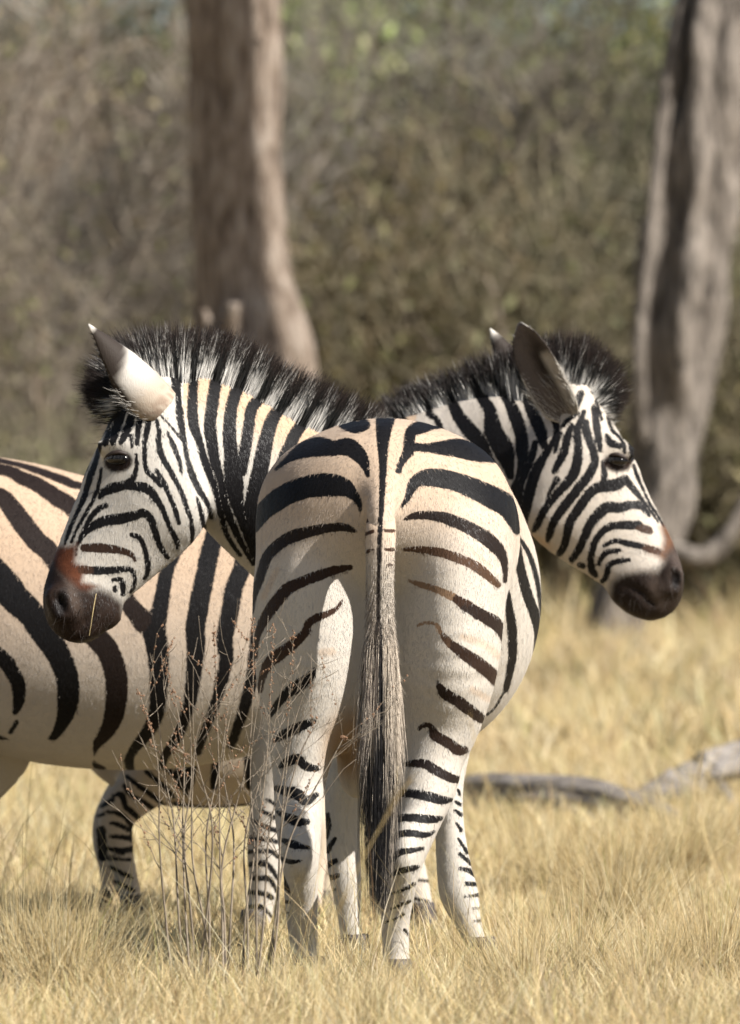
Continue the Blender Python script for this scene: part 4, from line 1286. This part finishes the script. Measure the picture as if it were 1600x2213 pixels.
# ------------------------------------------------------------------ old trunks and logs
def bark_material(name, cols, scale=(9, 9, 2.2), bstr=1.0, dist=0.06):
    m, nt, b = material(name)
    n1 = noise(nt, 2.2, 6, 0.65, stretch=scale)
    n2 = noise(nt, 1.1, 3, 0.5)
    c = ramp(nt, n1.outputs[0], [(0.30, cols[0]), (0.48, cols[1]), (0.68, cols[2])])
    c2 = mixrgb(nt, 0.6, c.outputs[0], mixrgb(nt, n2.outputs[0], (0.55, 0.5, 0.46), (1.0, 1.0, 1.0)), 'MULTIPLY')
    nt.links.new(c2, b.inputs['Base Color'])
    b.inputs['Roughness'].default_value = 0.9; b.inputs['Specular IOR Level'].default_value = 0.12
    bump(nt, b, n1.outputs[0], bstr, dist)
    return m

def rough_stem(name, pts, mat, parent, n=28, sub=8, ridge=0.07, lump=0.10, seed=0, flat=1.0, cap=True):
    """pts: (point, radius). a stem with ridges, lumps and hollows"""
    r_ = np.random.default_rng(seed)
    st = resample([(np.array(p, float), r, r, XA) for p, r in pts], sub)
    ph = r_.uniform(0, 6.28, 12); fr = r_.integers(3, 9, 6)
    V = []; Lr = 0
    for i, (p, r, _, _) in enumerate(st):
        a0 = st[max(i - 1, 0)][0]; a1 = st[min(i + 1, len(st) - 1)][0]
        d = (a1 - a0) / (np.linalg.norm(a1 - a0) + 1e-9)
        ref = np.array((0.0, 1.0, 0.0)) if abs(d[1]) < 0.8 else np.array((1.0, 0, 0))
        u = np.cross(d, ref); u /= np.linalg.norm(u); v = np.cross(d, u)
        if i: Lr += np.linalg.norm(p - st[i - 1][0])
        for j in range(n):
            t = 2 * math.pi * j / n
            f = 1 + sum(ridge / (1 + q * 0.5) * math.sin(fr[q] * t + ph[q] + 1.3 * math.sin(Lr * (2 + q) + ph[q + 6])) for q in range(6))
            f += lump * math.sin(Lr * 5 + ph[0]) * math.sin(t + ph[1]) + lump * 0.5 * math.sin(Lr * 11 + 2 * t + ph[2])
            V.append(p + r * f * (math.cos(t) * u + math.sin(t) * v * flat))
    Q = np.array([(i * n + j, i * n + (j + 1) % n, (i + 1) * n + (j + 1) % n, (i + 1) * n + j) for i in range(len(st) - 1) for j in range(n)])
    caps = [np.array([list(range(n))[::-1]]), np.array([[(len(st) - 1) * n + j for j in range(n)]])] if cap else []
    return mesh_np(name, np.array(V), [Q] + caps, mat, parent)

def pxr(x, y, Y, hw):
    return (P(x, y, Y), hw * Y / F)

def leaf_cloud(name, centres, radii, n, size, cols, parent, seed):
    r_ = np.random.default_rng(seed)
    k = r_.integers(0, len(centres), n)
    c = np.array(centres)[k] + r_.normal(0, 0.45, (n, 3)) * np.array(radii)[k][:, None]
    a = r_.normal(size=(n, 3)); a /= np.linalg.norm(a, axis=1)[:, None]
    b = np.cross(a, r_.normal(size=(n, 3))); b /= np.linalg.norm(b, axis=1)[:, None]
    s = r_.uniform(0.6, 1.3, n)[:, None] * size
    V = np.stack([c - a * s, c + b * s * 0.4, c + a * s, c - b * s * 0.4], 1).reshape(-1, 3)
    Q = np.arange(4 * n).reshape(n, 4)
    col = np.array(cols)[r_.integers(0, len(cols), n)] * r_.uniform(0.7, 1.25, n)[:, None]
    return mesh_np(name, V, Q, M_leaf, parent, smooth=False, attrs={'hcol': np.repeat(col, 4, 0)})

def build_trees():
    global WORLD_PARTS
    M1 = bark_material('smooth_grey_bark', [(0.06, 0.045, 0.035), (0.25, 0.20, 0.16), (0.45, 0.395, 0.34)])
    M2 = bark_material('weathered_dead_wood', [(0.03, 0.027, 0.026), (0.22, 0.195, 0.17), (0.42, 0.375, 0.33)], (9, 9, 2.4), 1.0, 0.08)
    # living trunk behind the head on the left
    Y = 36.0
    t = empty('tree', (P(530, 1400, Y)[0], Y, float(gz(-0.6, Y))))
    tag(t, 'tall tree trunk with pale bark rising behind the mane of a zebra', 'tree')
    gzb = float(gz(-0.6, Y))
    base = P(560, 1450, Y); base[2] = gzb - 0.05
    trunk_pts = [(base, 165 * Y / F), pxr(560, 1250, Y, 150), pxr(558, 950, Y, 142), pxr(552, 780, Y, 134), pxr(540, 690, Y, 118), pxr(525, 600, Y, 104), pxr(516, 450, Y, 100), pxr(512, 300, Y, 98),
                 pxr(508, 150, Y, 100), pxr(503, 0, Y, 103), pxr(500, -250, Y, 100), pxr(520, -600, Y, 90), pxr(560, -1000, Y, 70)]
    rough_stem('trunk', trunk_pts, M1, t, 40, 8, 0.035, 0.02, 3)
    rough_stem('limb', [pxr(520, -560, Y, 60), pxr(700, -850, Y, 45), pxr(900, -1100, Y, 28)], M1, t, 16, 6, 0.04, 0.03, 5)
    rough_stem('limb', [pxr(540, -800, Y, 55), pxr(330, -1050, Y, 40), pxr(100, -1250, Y, 22)], M1, t, 16, 6, 0.04, 0.03, 6)
    # broken stubs at the swelling of the trunk
    rough_stem('broken_stub', [pxr(505, 800, Y - 0.25, 30), pxr(500, 720, Y - 0.36, 22), pxr(508, 655, Y - 0.42, 14)], M1, t, 12, 5, 0.08, 0.08, 8)
    rough_stem('broken_stub', [pxr(470, 790, Y - 0.25, 22), pxr(455, 720, Y - 0.33, 14), pxr(440, 670, Y - 0.36, 7)], M1, t, 12, 5, 0.08, 0.08, 9)
    cr = [P(560, -1050, Y), P(900, -1100, Y), P(100, -1250, Y), P(400, -1350, Y), P(700, -1350, Y + .8), P(300, -1200, Y - .8)]
    leaf_cloud('crown', cr, [1.1] * 6, 2500, 0.05, [(0.10, 0.12, 0.035), (0.14, 0.13, 0.05), (0.07, 0.085, 0.03)], t, 21)
    # slim tree added out of view to shade one side of the pale trunk
    sx, sy = -0.795 + 5.0 * math.sin(SUN_AZ), 35.80 - 5.0 * math.cos(SUN_AZ)
    t = empty('added_shade_tree', (sx, sy, float(gz(sx, sy))))
    tag(t, 'unseen slim tall tree added to cast a narrow shadow on the pale trunk', 'tree')
    z0 = float(gz(sx, sy))
    rough_stem('trunk', [(np.array((sx, sy, z0 - 0.05)), 0.20), (np.array((sx, sy, 1.5)), 0.16), (np.array((sx, sy, 4.5)), 0.14), (np.array((sx + .01, sy, 7.0)), 0.12), (np.array((sx, sy, 8.6)), 0.11), (np.array((sx + .1, sy + .1, 10.0)), 0.06)], M1, t, 24, 6, 0.03, 0.02, 23)
    for q in range(4):
        a = q * 1.6 + 0.4
        rough_stem('limb', [(np.array((sx, sy, 8.6 + .2 * q)), 0.05), (np.array((sx + math.cos(a) * .6, sy + math.sin(a) * .6, 9.3 + .2 * q)), 0.035), (np.array((sx + math.cos(a) * 1.3, sy + math.sin(a) * 1.3, 10 + .2 * q)), 0.015)], M1, t, 10, 5, 0.03, 0.02, 24 + q)
    leaf_cloud('crown', [np.array((sx + .9 * math.cos(a), sy + .9 * math.sin(a), 10.2 + .5 * math.sin(3 * a))) for a in np.linspace(0, 5.5, 8)], [0.8] * 8, 3000, 0.05, [(0.10, 0.12, 0.035), (0.14, 0.13, 0.05), (0.07, 0.085, 0.03)], t, 29)
    # dead leaning tree on the right
    Y = 40.0
    t = empty('dead_tree', (P(1325, 1440, Y)[0], Y, float(gz(1.38, Y))))
    tag(t, 'leaning dead tree with weathered grey split trunk beside the face of a zebra', 'tree')
    b = P(1318, 1440, Y); b[2] = float(gz(b[0], Y)) - 0.06
    rough_stem('trunk', [(b, 84 * Y / F), pxr(1322, 1405, Y, 66), pxr(1330, 1330, Y, 56), pxr(1356, 1250, Y, 58), pxr(1398, 1170, Y, 64), pxr(1428, 1080, Y, 66), pxr(1442, 980, Y, 70), pxr(1448, 880, Y, 76),
                         pxr(1456, 780, Y, 82), pxr(1468, 650, Y, 88), pxr(1488, 500, Y, 90), pxr(1512, 350, Y, 88), pxr(1534, 200, Y, 80), pxr(1558, 0, Y, 78), pxr(1600, -300, Y, 62), pxr(1650, -700, Y, 36)],
               M2, t, 48, 9, 0.14, 0.08, 11)
    rough_stem('split_bough', [pxr(1396, 960, Y - .12, 10), pxr(1380, 820, Y - .2, 16), pxr(1388, 660, Y - .22, 13), pxr(1408, 500, Y - .22, 15), pxr(1424, 320, Y - .16, 17), pxr(1456, 120, Y - .1, 20), pxr(1510, -100, Y, 20)],
               M2, t, 18, 8, 0.12, 0.10, 13)
    rough_stem('branch', [pxr(1420, 1160, Y, 26), pxr(1475, 1198, Y - .1, 24), pxr(1530, 1200, Y - .1, 21), pxr(1575, 1155, Y - .1, 19), pxr(1612, 1085, Y - .1, 16), pxr(1660, 980, Y - .1, 12), pxr(1720, 850, Y, 6)], M2, t, 16, 6, 0.07, 0.05, 14)
    rough_stem('branch', [pxr(1350, 1280, Y, 26), pxr(1290, 1180, Y + .2, 18), pxr(1262, 1100, Y + .3, 12), pxr(1240, 1010, Y + .3, 7)], M2, t, 14, 6, 0.07, 0.05, 15)
    rough_stem('root', [pxr(1300, 1420, Y - .1, 30), pxr(1255, 1432, Y - .3, 18), pxr(1215, 1442, Y - .4, 9)], M2, t, 12, 5, 0.07, 0.05, 16)
    # fallen logs
    M3 = bark_material('silver_log_wood', [(0.07, 0.064, 0.06), (0.22, 0.20, 0.18), (0.33, 0.305, 0.28)], (1.2, 9, 9), 1.0, 0.03)
    def log(pts, label, seed, twigs=()):
        cent = np.mean([p[0] for p in pts], 0)
        o = empty('fallen_log', (cent[0], cent[1], float(gz(cent[0], cent[1]))))
        tag(o, label, 'log')
        rough_stem('log', pts, M3, o, 26, 9, 0.15, 0.14, seed)
        for q, sd in twigs:
            rough_stem('broken_branch', q, M3, o, 10, 5, 0.08, 0.08, sd)
    def on(x, Y, hw, up=0.0, lift=0.0):
        X = (x - CX) * Y / F
        r = hw * Y / F
        return (np.array((X, Y, float(gz(X, Y)) + r * 0.9 + lift)), r)
    log([on(900, 24.6, 26, 0, .05), on(1000, 24.5, 30, 0, .05), on(1120, 24.3, 33, 0, .05), on(1260, 24.2, 35, 0, .04), on(1360, 24.1, 30, 0, .02), on(1440, 24.0, 24), on(1500, 23.9, 12)],
        'long grey weathered log lying in the dry grass behind the zebra rump', 31,
        [([on(1200, 24.2, 16, 0, .03), on(1290, 23.8, 12), on(1350, 23.4, 7)], 32)])
    log([on(1380, 24.8, 20), on(1450, 24.9, 28, 0, .03), on(1530, 25.1, 34, 0, .07), on(1640, 25.3, 36, 0, .11), on(1780, 25.6, 30, 0, .14)],
        'grey weathered log propped at a slant where two fallen logs meet', 33, [([on(1560, 25.0, 14, 0, .05), on(1600, 24.5, 10), on(1660, 24.1, 6)], 34)])
    log([on(1150, 43.5, 16), on(1220, 43.3, 18, 0, .03), on(1300, 43.2, 13), on(1340, 43.1, 7)], 'short pale log on the ground by the foot of the dead tree', 35)
    log([on(1510, 44, 12), on(1560, 44, 14, 0, .02), on(1640, 44.2, 12)], 'low grey fallen log lying beyond the foot of the dead tree', 36)

# ------------------------------------------------------------------ thicket
def bush_proto(kind, seed):
    """a shrub about 4 m high: stems, twig mass and leaves, base at the origin; returns its part meshes"""
    r_ = np.random.default_rng(seed)
    cfg = {
        'grey':  dict(n=9, h=4.0, lean=0.75, tw=4600, twc=[(0.44, 0.37, 0.29), (0.36, 0.295, 0.225), (0.54, 0.47, 0.385), (0.20, 0.16, 0.125)], lf=1500, lfc=[(0.34, 0.33, 0.12), (0.42, 0.34, 0.17)], ls=0.04),
        'brown': dict(n=9, h=3.8, lean=0.85, tw=4600, twc=[(0.36, 0.285, 0.20), (0.26, 0.20, 0.145), (0.46, 0.37, 0.275), (0.15, 0.12, 0.09)], lf=2200, lfc=[(0.32, 0.31, 0.11), (0.40, 0.32, 0.16), (0.25, 0.26, 0.10)], ls=0.04),
        'green': dict(n=7, h=4.4, lean=0.6, tw=1500, twc=[(0.30, 0.26, 0.19), (0.22, 0.19, 0.14)], lf=9000, lfc=[(0.30, 0.33, 0.12), (0.38, 0.385, 0.16), (0.22, 0.25, 0.09), (0.44, 0.41, 0.20)], ls=0.055),
        'olive': dict(n=8, h=2.6, lean=0.7, tw=2200, twc=[(0.20, 0.17, 0.12), (0.13, 0.115, 0.085)], lf=6500, lfc=[(0.14, 0.15, 0.06), (0.19, 0.185, 0.085), (0.10, 0.11, 0.05)], ls=0.05),
        'tan':   dict(n=12, h=1.5, lean=0.55, tw=4500, twc=[(0.48, 0.41, 0.26), (0.38, 0.33, 0.21), (0.55, 0.46, 0.29), (0.30, 0.27, 0.15)], lf=1800, lfc=[(0.36, 0.35, 0.16), (0.43, 0.37, 0.19)], ls=0.035),
    }[kind]
    dim = {'grey': 0.60, 'brown': 0.50, 'green': 0.62, 'olive': 0.34, 'tan': 0.54}[kind]
    cfg['twc'] = [tuple(v * dim for v in c) for c in cfg['twc']]; cfg['lfc'] = [tuple(v * dim for v in c) for c in cfg['lfc']]
    stems = []; tips = []
    for i in range(cfg['n']):
        az = r_.uniform(0, 6.283); ln = r_.uniform(0.1, cfg['lean'])
        L = cfg['h'] * r_.uniform(0.65, 1.05)
        p = np.array([r_.normal(0, 0.12), r_.normal(0, 0.12), -0.05]); d = np.array([math.cos(az) * math.sin(ln) + 0.18, math.sin(az) * math.sin(ln), math.cos(ln)])
        R0 = 0.055 if kind in ('grey', 'brown') else 0.035
        pts = [p.copy()]; rad = [R0]
        for k in range(6):
            d = d + r_.normal(0, 0.14, 3) + np.array([0.03, 0, -0.04]); d /= np.linalg.norm(d)
            p = p + d * L / 6; pts.append(p.copy()); rad.append(R0 * (1 - (k + 1) / 6.6))
            if k > 0:
                for b in range(2):
                    q = p.copy(); e = d + r_.normal(0, 0.6, 3); e /= np.linalg.norm(e)
                    bp = [q.copy()]; br = [rad[-1] * 0.55 + 0.003]
                    for z in range(3):
                        q = q + e * L * 0.09; e = e + r_.normal(0, 0.2, 3); e /= np.linalg.norm(e)
                        bp.append(q.copy()); br.append(br[-1] * 0.7)
                        tips.append((q.copy(), e.copy()))
                    stems.append(tube(bp, br, 5))
                tips.append((p.copy(), d.copy()))
        stems.append(tube(pts, rad, 6))
    V = []; Q = []; o = 0
    for v, q in stems:
        V.append(v); Q.append(q + o); o += len(v)
    return cfg, np.concatenate(V), np.concatenate(Q), tips

def build_thicket():
    global WORLD_PARTS
    WORLD_PARTS = False
    kinds = {'grey': ('thorn_bush', 'grey leafless thorn bush', 'bush', 'grey thorn bushes of the thicket'),
             'brown': ('thorn_bush', 'brown twiggy bush with yellowing leaves', 'bush', 'brown bushes of the thicket'),
             'green': ('leafy_tree', 'green leafy small tree', 'tree', 'green trees behind the thicket'),
             'olive': ('dense_shrub', 'dark olive dense shrub', 'shrub', 'dark olive shrubs'),
             'tan': ('dry_shrub', 'tan dry shrub', 'shrub', 'low dry shrubs')}
    spots = {  # x in photo px, distance, scale, turn
        'grey': [(60, 47, .9, 0.3), (330, 46, .9, 1.7), (760, 48, .95, 0.5), (930, 50, .8, 4.2), (620, 53, 1.05, 0.2), (180, 54, 1.1, 5.1), (1560, 52, .8, 3.9), (-220, 50, 1.1, 2.0), (860, 55, 1.0, 3.3)],
        'brown': [(200, 45, .8, 2.2), (-60, 52, 1.0, 1.0), (430, 50, 1.0, 4.4), (840, 49, .75, 2.9), (1740, 50, 1.0, 0.8), (40, 57, 1.2, 3.0), (500, 57, 1.2, 0.4), (1010, 52, .8, 5.6), (960, 47.5, .6, 1.1), (300, 60, 1.3, 1.3)],
        'green': [(1160, 57, 1.15, 0.4), (1330, 55, 1.15, 2.6), (1040, 60, 1.3, 4.0), (1470, 60, 1.35, 1.2), (700, 66, 1.5, 5.0), (120, 66, 1.5, 2.1), (-260, 66, 1.5, 3.2), (1800, 62, 1.4, 4.4), (420, 68, 1.6, 0.9), (880, 68, 1.6, 1.9), (1250, 66, 1.6, 3.7), (1630, 66, 1.6, 5.9)],
        'olive': [(1230, 51, 1.25, 0.2), (1360, 50, 1.2, 2.0), (1100, 52, 1.2, 4.1), (1640, 48, 1.3, 5.0), (-120, 58, 1.4, 0.7), (260, 63, 1.8, 2.2), (780, 62, 1.8, 1.0), (1560, 56, 1.5, 3.0)],
        'tan': [(1060, 45.5, 1.7, 0.4), (1180, 45, 1.6, 2.2), (1300, 46.5, 1.75, 3.7), (900, 46, 1.4, 5.1), (1480, 46, .9, 1.2), (1600, 45, 1.2, 4.0), (690, 45, 1.3, 3.0), (60, 44, .8, 0.9), (1120, 48, 1.9, 2.7), (1250, 47.5, 1.8, 5.5)],
    }
    for ki, (kind, (nm, label, cat, group)) in enumerate(kinds.items()):
        cfg, V, Q, tips = bush_proto(kind, 100 + ki)
        r_ = np.random.default_rng(200 + ki)
        root = empty(nm)
        stem = mesh_np('stems', V, Q, M_twig, root)
        TP = np.array([t[0] for t in tips]); TD = np.array([t[1] for t in tips])
        k = r_.integers(0, len(TP), cfg['tw'])
        rr = TP[k] + r_.normal(0, 0.16, (cfg['tw'], 3))
        dd = TD[k] + r_.normal(0, 0.55, (cfg['tw'], 3)) + np.array([0.25, 0, 0.1])
        tc = np.array(cfg['twc'])[r_.integers(0, len(cfg['twc']), cfg['tw'])] * r_.uniform(0.7, 1.2, cfg['tw'])[:, None]
        tw = strands('twigs', rr, dd, r_.uniform(0.25, 0.75, cfg['tw']) * cfg['h'] / 4, r_.normal(0, 0.25, (cfg['tw'], 3)), r_.uniform(0.004, 0.012, cfg['tw']), lambda t, c: tc, root, seg=2, mat=M_leaf)
        tw['kind'] = 'stuff'
        lf = leaf_cloud('leaves', list(TP), [0.55] * len(TP), cfg['lf'], cfg['ls'], cfg['lfc'], root, 300 + ki)
        lf['kind'] = 'stuff'
        parts = [stem, tw, lf]
        for i, (x, Y, s, rz) in enumerate(spots[kind]):
            if i == 0:
                o = root
            else:
                o = root.copy(); COL.objects.link(o)
                for q in parts:
                    c = q.copy(); COL.objects.link(c); c.parent = o
            tn = r_.uniform(0.62, 1.6); wv = r_.uniform(0.92, 1.08)
            for c in (parts if i == 0 else list(o.children)):
                c.color = (tn * wv, tn, tn / wv, 1)
            X = (x - CX) * Y / F
            o.location = (X, Y, float(gz(X, Y)))
            o.rotation_euler = (0, 0, rz); o.scale = (s, s, s)
            where = (' beyond the flank of the broadside zebra' if x < 130 else ' behind the pale tree trunk' if 330 <= x <= 660 else ' between the pale trunk and the ears of a zebra' if 660 < x < 1060
                     else ' behind the head at the dead tree' if 1060 <= x < 1400 else ' beyond the dead tree' if x >= 1400 else ' beyond the turned head')
            tag(o, label + where, cat, group)
    WORLD_PARTS = True

# ------------------------------------------------------------------ dry weed before the zebras and single stalks
def build_weed():
    r_ = np.random.default_rng(5)
    Yw = 15.62
    o = empty('dry_weed', (P(470, 2170, Yw)[0], Yw, 0))
    tag(o, 'dry brown weed with many thin branching stems and seed heads before the zebras', 'weed')
    tips = [(300, 1490), (330, 1440), (352, 1420), (405, 1450), (418, 1440), (462, 1345), (500, 1480), (530, 1420), (548, 1335), (592, 1350), (618, 1440), (635, 1360), (660, 1490), (690, 1560), (742, 1595), (440, 1540), (566, 1470)]
    def P2(q): return P(q[0], q[1], q[2])
    for i, (tx, ty) in enumerate(tips):
        bx = 385 + (tx - 290) * 0.45 + r_.normal(0, 14)
        Yt = Yw + r_.normal(0, 0.06)
        mid = (bx + (tx - bx) * 0.36 + r_.normal(0, 20), 1815 + r_.normal(0, 30), Yw + (Yt - Yw) * .5)
        m2 = (bx + (tx - bx) * 0.72 + r_.normal(0, 16), 1640 + r_.normal(0, 20), Yw + (Yt - Yw) * .8)
        path = [(bx, 2180, Yw + r_.normal(0, .03)), (bx + (mid[0] - bx) * .5 + r_.normal(0, 4), 1990, Yw), mid, m2, (tx, ty, Yt)]
        pts = [P2(q) for q in path]
        rs = resample([(p, r, r, XA) for p, r in zip(pts, (0.0032, 0.0028, 0.0021, 0.0012, 0.0006))], 6)
        segs = [tube([q[0] for q in rs], [q[1] for q in rs], 6)]
        seeds = []
        N = len(rs)
        for b in range(8):
            k = int(N * r_.uniform(0.40, 0.95))
            p = rs[k][0]; ax = rs[min(k + 1, N - 1)][0] - rs[k - 1][0]; ax /= np.linalg.norm(ax)
            side = np.array([r_.choice([-1, 1]), r_.normal(0, 0.5), 0.0]); d = ax + side * r_.uniform(0.35, 0.9); d /= np.linalg.norm(d)
            L = r_.uniform(0.07, 0.22); q = p.copy(); pp = [q.copy()]; rr = [rs[k][1] * 0.55]
            for z in range(5):
                q = q + d * L / 5; d = d + r_.normal(0, 0.16, 3) + np.array([0, 0, 0.05]); d /= np.linalg.norm(d)
                pp.append(q.copy()); rr.append(max(rr[0] * (1 - (z + 1) / 6), 0.0005))
                if z in (1, 3) and r_.random() < 0.7:
                    e = d + r_.normal(0, 0.5, 3); e /= np.linalg.norm(e); l2 = r_.uniform(0.025, 0.06)
                    segs.append(tube([q, q + e * l2 * .5, q + e * l2 + np.array([0, 0, l2 * .1])], [0.0008, 0.0007, 0.0004], 5))
            segs.append(tube(pp, rr, 5))
            if r_.random() < 0.30:
                for z in range(14):
                    t = r_.uniform(0.25, 1.0); idx = min(int(t * 5), 4)
                    seeds.append(pp[idx] + (pp[idx + 1] - pp[idx]) * (t * 5 - idx) + r_.normal(0, 0.0018, 3))
        if i in (0, 2, 5, 8, 9, 11, 14):
            for z in range(46):
                k = r_.uniform(N * 0.80, N - 1); a = int(k)
                b_ = min(a + 1, N - 1)
                seeds.append(rs[a][0] + (rs[b_][0] - rs[a][0]) * (k - a) + r_.normal(0, 0.0026, 3))
        V = []; Q = []; n0 = 0
        for v, q in segs:
            V.append(v); Q.append(q + n0); n0 += len(v)
        stem = mesh_np('stem', np.concatenate(V), np.concatenate(Q), M_weed, o)
        if seeds:
            oc = np.array([(1, 0, 0), (-1, 0, 0), (0, 1, 0), (0, -1, 0), (0, 0, 1.3), (0, 0, -1.3)])
            fc = np.array([(0, 2, 4), (2, 1, 4), (1, 3, 4), (3, 0, 4), (2, 0, 5), (1, 2, 5), (3, 1, 5), (0, 3, 5)])
            S = np.array(seeds)
            V = (S[:, None, :] + oc[None] * (r_.uniform(0.0014, 0.0028, len(S)))[:, None, None]).reshape(-1, 3)
            Tt = (fc[None] + (np.arange(len(S)) * 6)[:, None, None]).reshape(-1, 3)
            mesh_np('seed_head', V, Tt, M_seed, stem, smooth=False)['kind'] = 'stuff'

def build_stalks():
    r_ = np.random.default_rng(9)
    paths = [([(1020, 1575), (1052, 1690), (1098, 1850), (1136, 1990), (1158, 2110), (1166, 2230)], 12.6, 0.0018),
             ([(885, 1688), (842, 1752), (782, 1862), (732, 1965), (692, 2080), (672, 2240)], 12.8, 0.0018),
             ([(1345, 1680), (1380, 1775), (1428, 1900), (1462, 2010), (1480, 2200)], 14.0, 0.0010),
             ([(1518, 1640), (1508, 1720), (1528, 1830), (1566, 1950), (1600, 2200)], 14.0, 0.0010)]
    for pts, Y, r in paths:
        base = P(pts[-1][0], pts[-1][1], Y)
        base[2] = float(gz(base[0], Y)) - 0.01
        P3 = [P(x, y, Y + 0.02 * k) for k, (x, y) in enumerate(pts[:-1])] + [base]
        rs = resample([(p, r * (0.35 + 0.65 * k / (len(P3) - 1)), r, XA) for k, p in enumerate(P3)], 6)
        o = empty('grass_stalk', (base[0], base[1], 0))
        tag(o, 'tall dry grass stalk rising above the shorter straw', 'grass stalk', 'tall grass stalks')
        v, q = tube([a[0] for a in rs], [a[1] for a in rs], 7)
        mesh_np('stem', v, q, M_straw, o)
        m = 26
        k = r_.integers(0, max(3, len(rs) // 3), m)
        rt = np.array([rs[j][0] for j in k])
        ax = np.array([rs[max(j - 1, 0)][0] - rs[j + 1][0] for j in k]); ax /= np.linalg.norm(ax, axis=1)[:, None]
        c = STRAW[r_.integers(0, 4, m)]
        strands('seed_head', rt, ax + r_.normal(0, 0.22, (m, 3)), r_.uniform(0.015, 0.045, m), r_.normal(0, 0.1, (m, 3)), np.full(m, r * 0.45), lambda t, cc: c, o, seg=2, mat=M_grass)['kind'] = 'stuff'
        lf = []
        for j in range(2):
            a = rs[int(len(rs) * r_.uniform(0.4, 0.85))][0]
            d = np.array([r_.normal(0, 0.6), r_.normal(0, 0.4), 0.9]); L = r_.uniform(0.08, 0.2)
            lf.append(tube([a, a + d * L * .4, a + d * L * .75 + [0, 0, -L * .05], a + d * L + [d[0] * L * .3, 0, -L * .3]], [r * .6, r * .5, r * .4, r * .15], 4))
        V = np.concatenate([lf[0][0], lf[1][0]]); Q = np.concatenate([lf[0][1], lf[1][1] + len(lf[0][0])])
        mesh_np('leaf', V, Q, M_straw, o)['kind'] = 'stuff'

def tall_tufts():
    """taller tussocks standing out of the sward"""
    r_ = np.random.default_rng(77)
    for x, Y, n, h, sp in ((40, 15.5, 420, 0.34, .10), (130, 15.3, 420, 0.36, .11), (205, 15.6, 300, 0.27, .09), (300, 15.0, 220, 0.20, .09), (640, 15.0, 200, 0.20, .09), (790, 14.6, 200, 0.18, .08),
                           (990, 15.0, 220, 0.20, .09), (1130, 15.7, 320, 0.28, .11), (1250, 16.2, 300, 0.30, .11), (1400, 15.5, 320, 0.30, .11), (1540, 15.8, 380, 0.34, .11), (858, 15.75, 240, 0.15, .09), (672, 15.8, 240, 0.15, .09), (768, 16.5, 200, 0.13, .08), (1046, 16.45, 220, 0.14, .08), (1330, 18.5, 380, 0.36, .14), (1180, 20.0, 380, 0.36, .15), (1480, 21.0, 380, 0.36, .15)):
        X = (x - CX) * Y / F
        a = r_.uniform(0, 6.283, n); rr = np.abs(r_.normal(0, sp * 0.45, n))
        root = np.stack([X + np.cos(a) * rr, Y + np.sin(a) * rr, np.zeros(n)], 1); root[:, 2] = gz(root[:, 0], root[:, 1]) - 0.01
        ln = np.abs(r_.normal(0.15, 0.33, n))
        d = np.stack([np.cos(a) * np.sin(ln), np.sin(a) * np.sin(ln), np.cos(ln)], 1)
        L = h * r_.uniform(0.45, 1.05, n)
        bend = np.stack([np.cos(a), np.sin(a), -0.6 * np.ones(n)], 1) * (r_.uniform(0, 0.5, n) ** 1.5)[:, None]
        col = STRAW[r_.choice(len(STRAW), n, p=STRAW_P)] * r_.uniform(0.7, 1.1, n)[:, None]
        o = strands('grass_tussock', root, d, L, bend, r_.uniform(0.0008, 0.0017, n), lambda t, c: col, None, seg=4, mat=M_grass)
        tag(o, 'tussock of taller dry grass standing out of the straw', 'grass tussock', 'taller grass tussocks')

# ------------------------------------------------------------------ build everything
build_ground()
build_trees()
build_thicket()
zebra_b()
zebra_c()
zebra_a()
blades('dry_grass', [
    # y0, y1, margin, per m2, heights, half widths, lean, segments
    (13.2, 15.6, 0.45, 6500, 0.04, 0.175, 0.0010, 0.0019, 0.55, 3),
    (15.6, 17.6, 0.45, 7800, 0.03, 0.14, 0.0010, 0.0019, 0.55, 3),
    (14.5, 15.95, 0.45, 4500, 0.08, 0.18, 0.0009, 0.0017, 0.45, 3),
    (13.6, 17.4, 0.45, 110, 0.24, 0.44, 0.0006, 0.0011, 0.28, 3),
    (17.4, 30.0, 0.7, 22, 0.25, 0.5, 0.0010, 0.0018, 0.28, 3),
    (17.6, 21.0, 0.6, 4200, 0.03, 0.12, 0.0013, 0.0026, 0.55, 2),
    (21.0, 28.0, 0.8, 1900, 0.05, 0.17, 0.002, 0.004, 0.5, 2),
    (28.0, 46.0, 1.2, 520, 0.08, 0.32, 0.004, 0.009, 0.5, 2),
    (39.5, 46.5, 1.5, 150, 0.2, 0.6, 0.005, 0.011, 0.4, 2),
    (46.0, 62.0, 1.8, 160, 0.10, 0.45, 0.008, 0.016, 0.5, 2),
], 'dense dry straw coloured grass covering the open ground')
tall_tufts()
build_weed()
build_stalks()
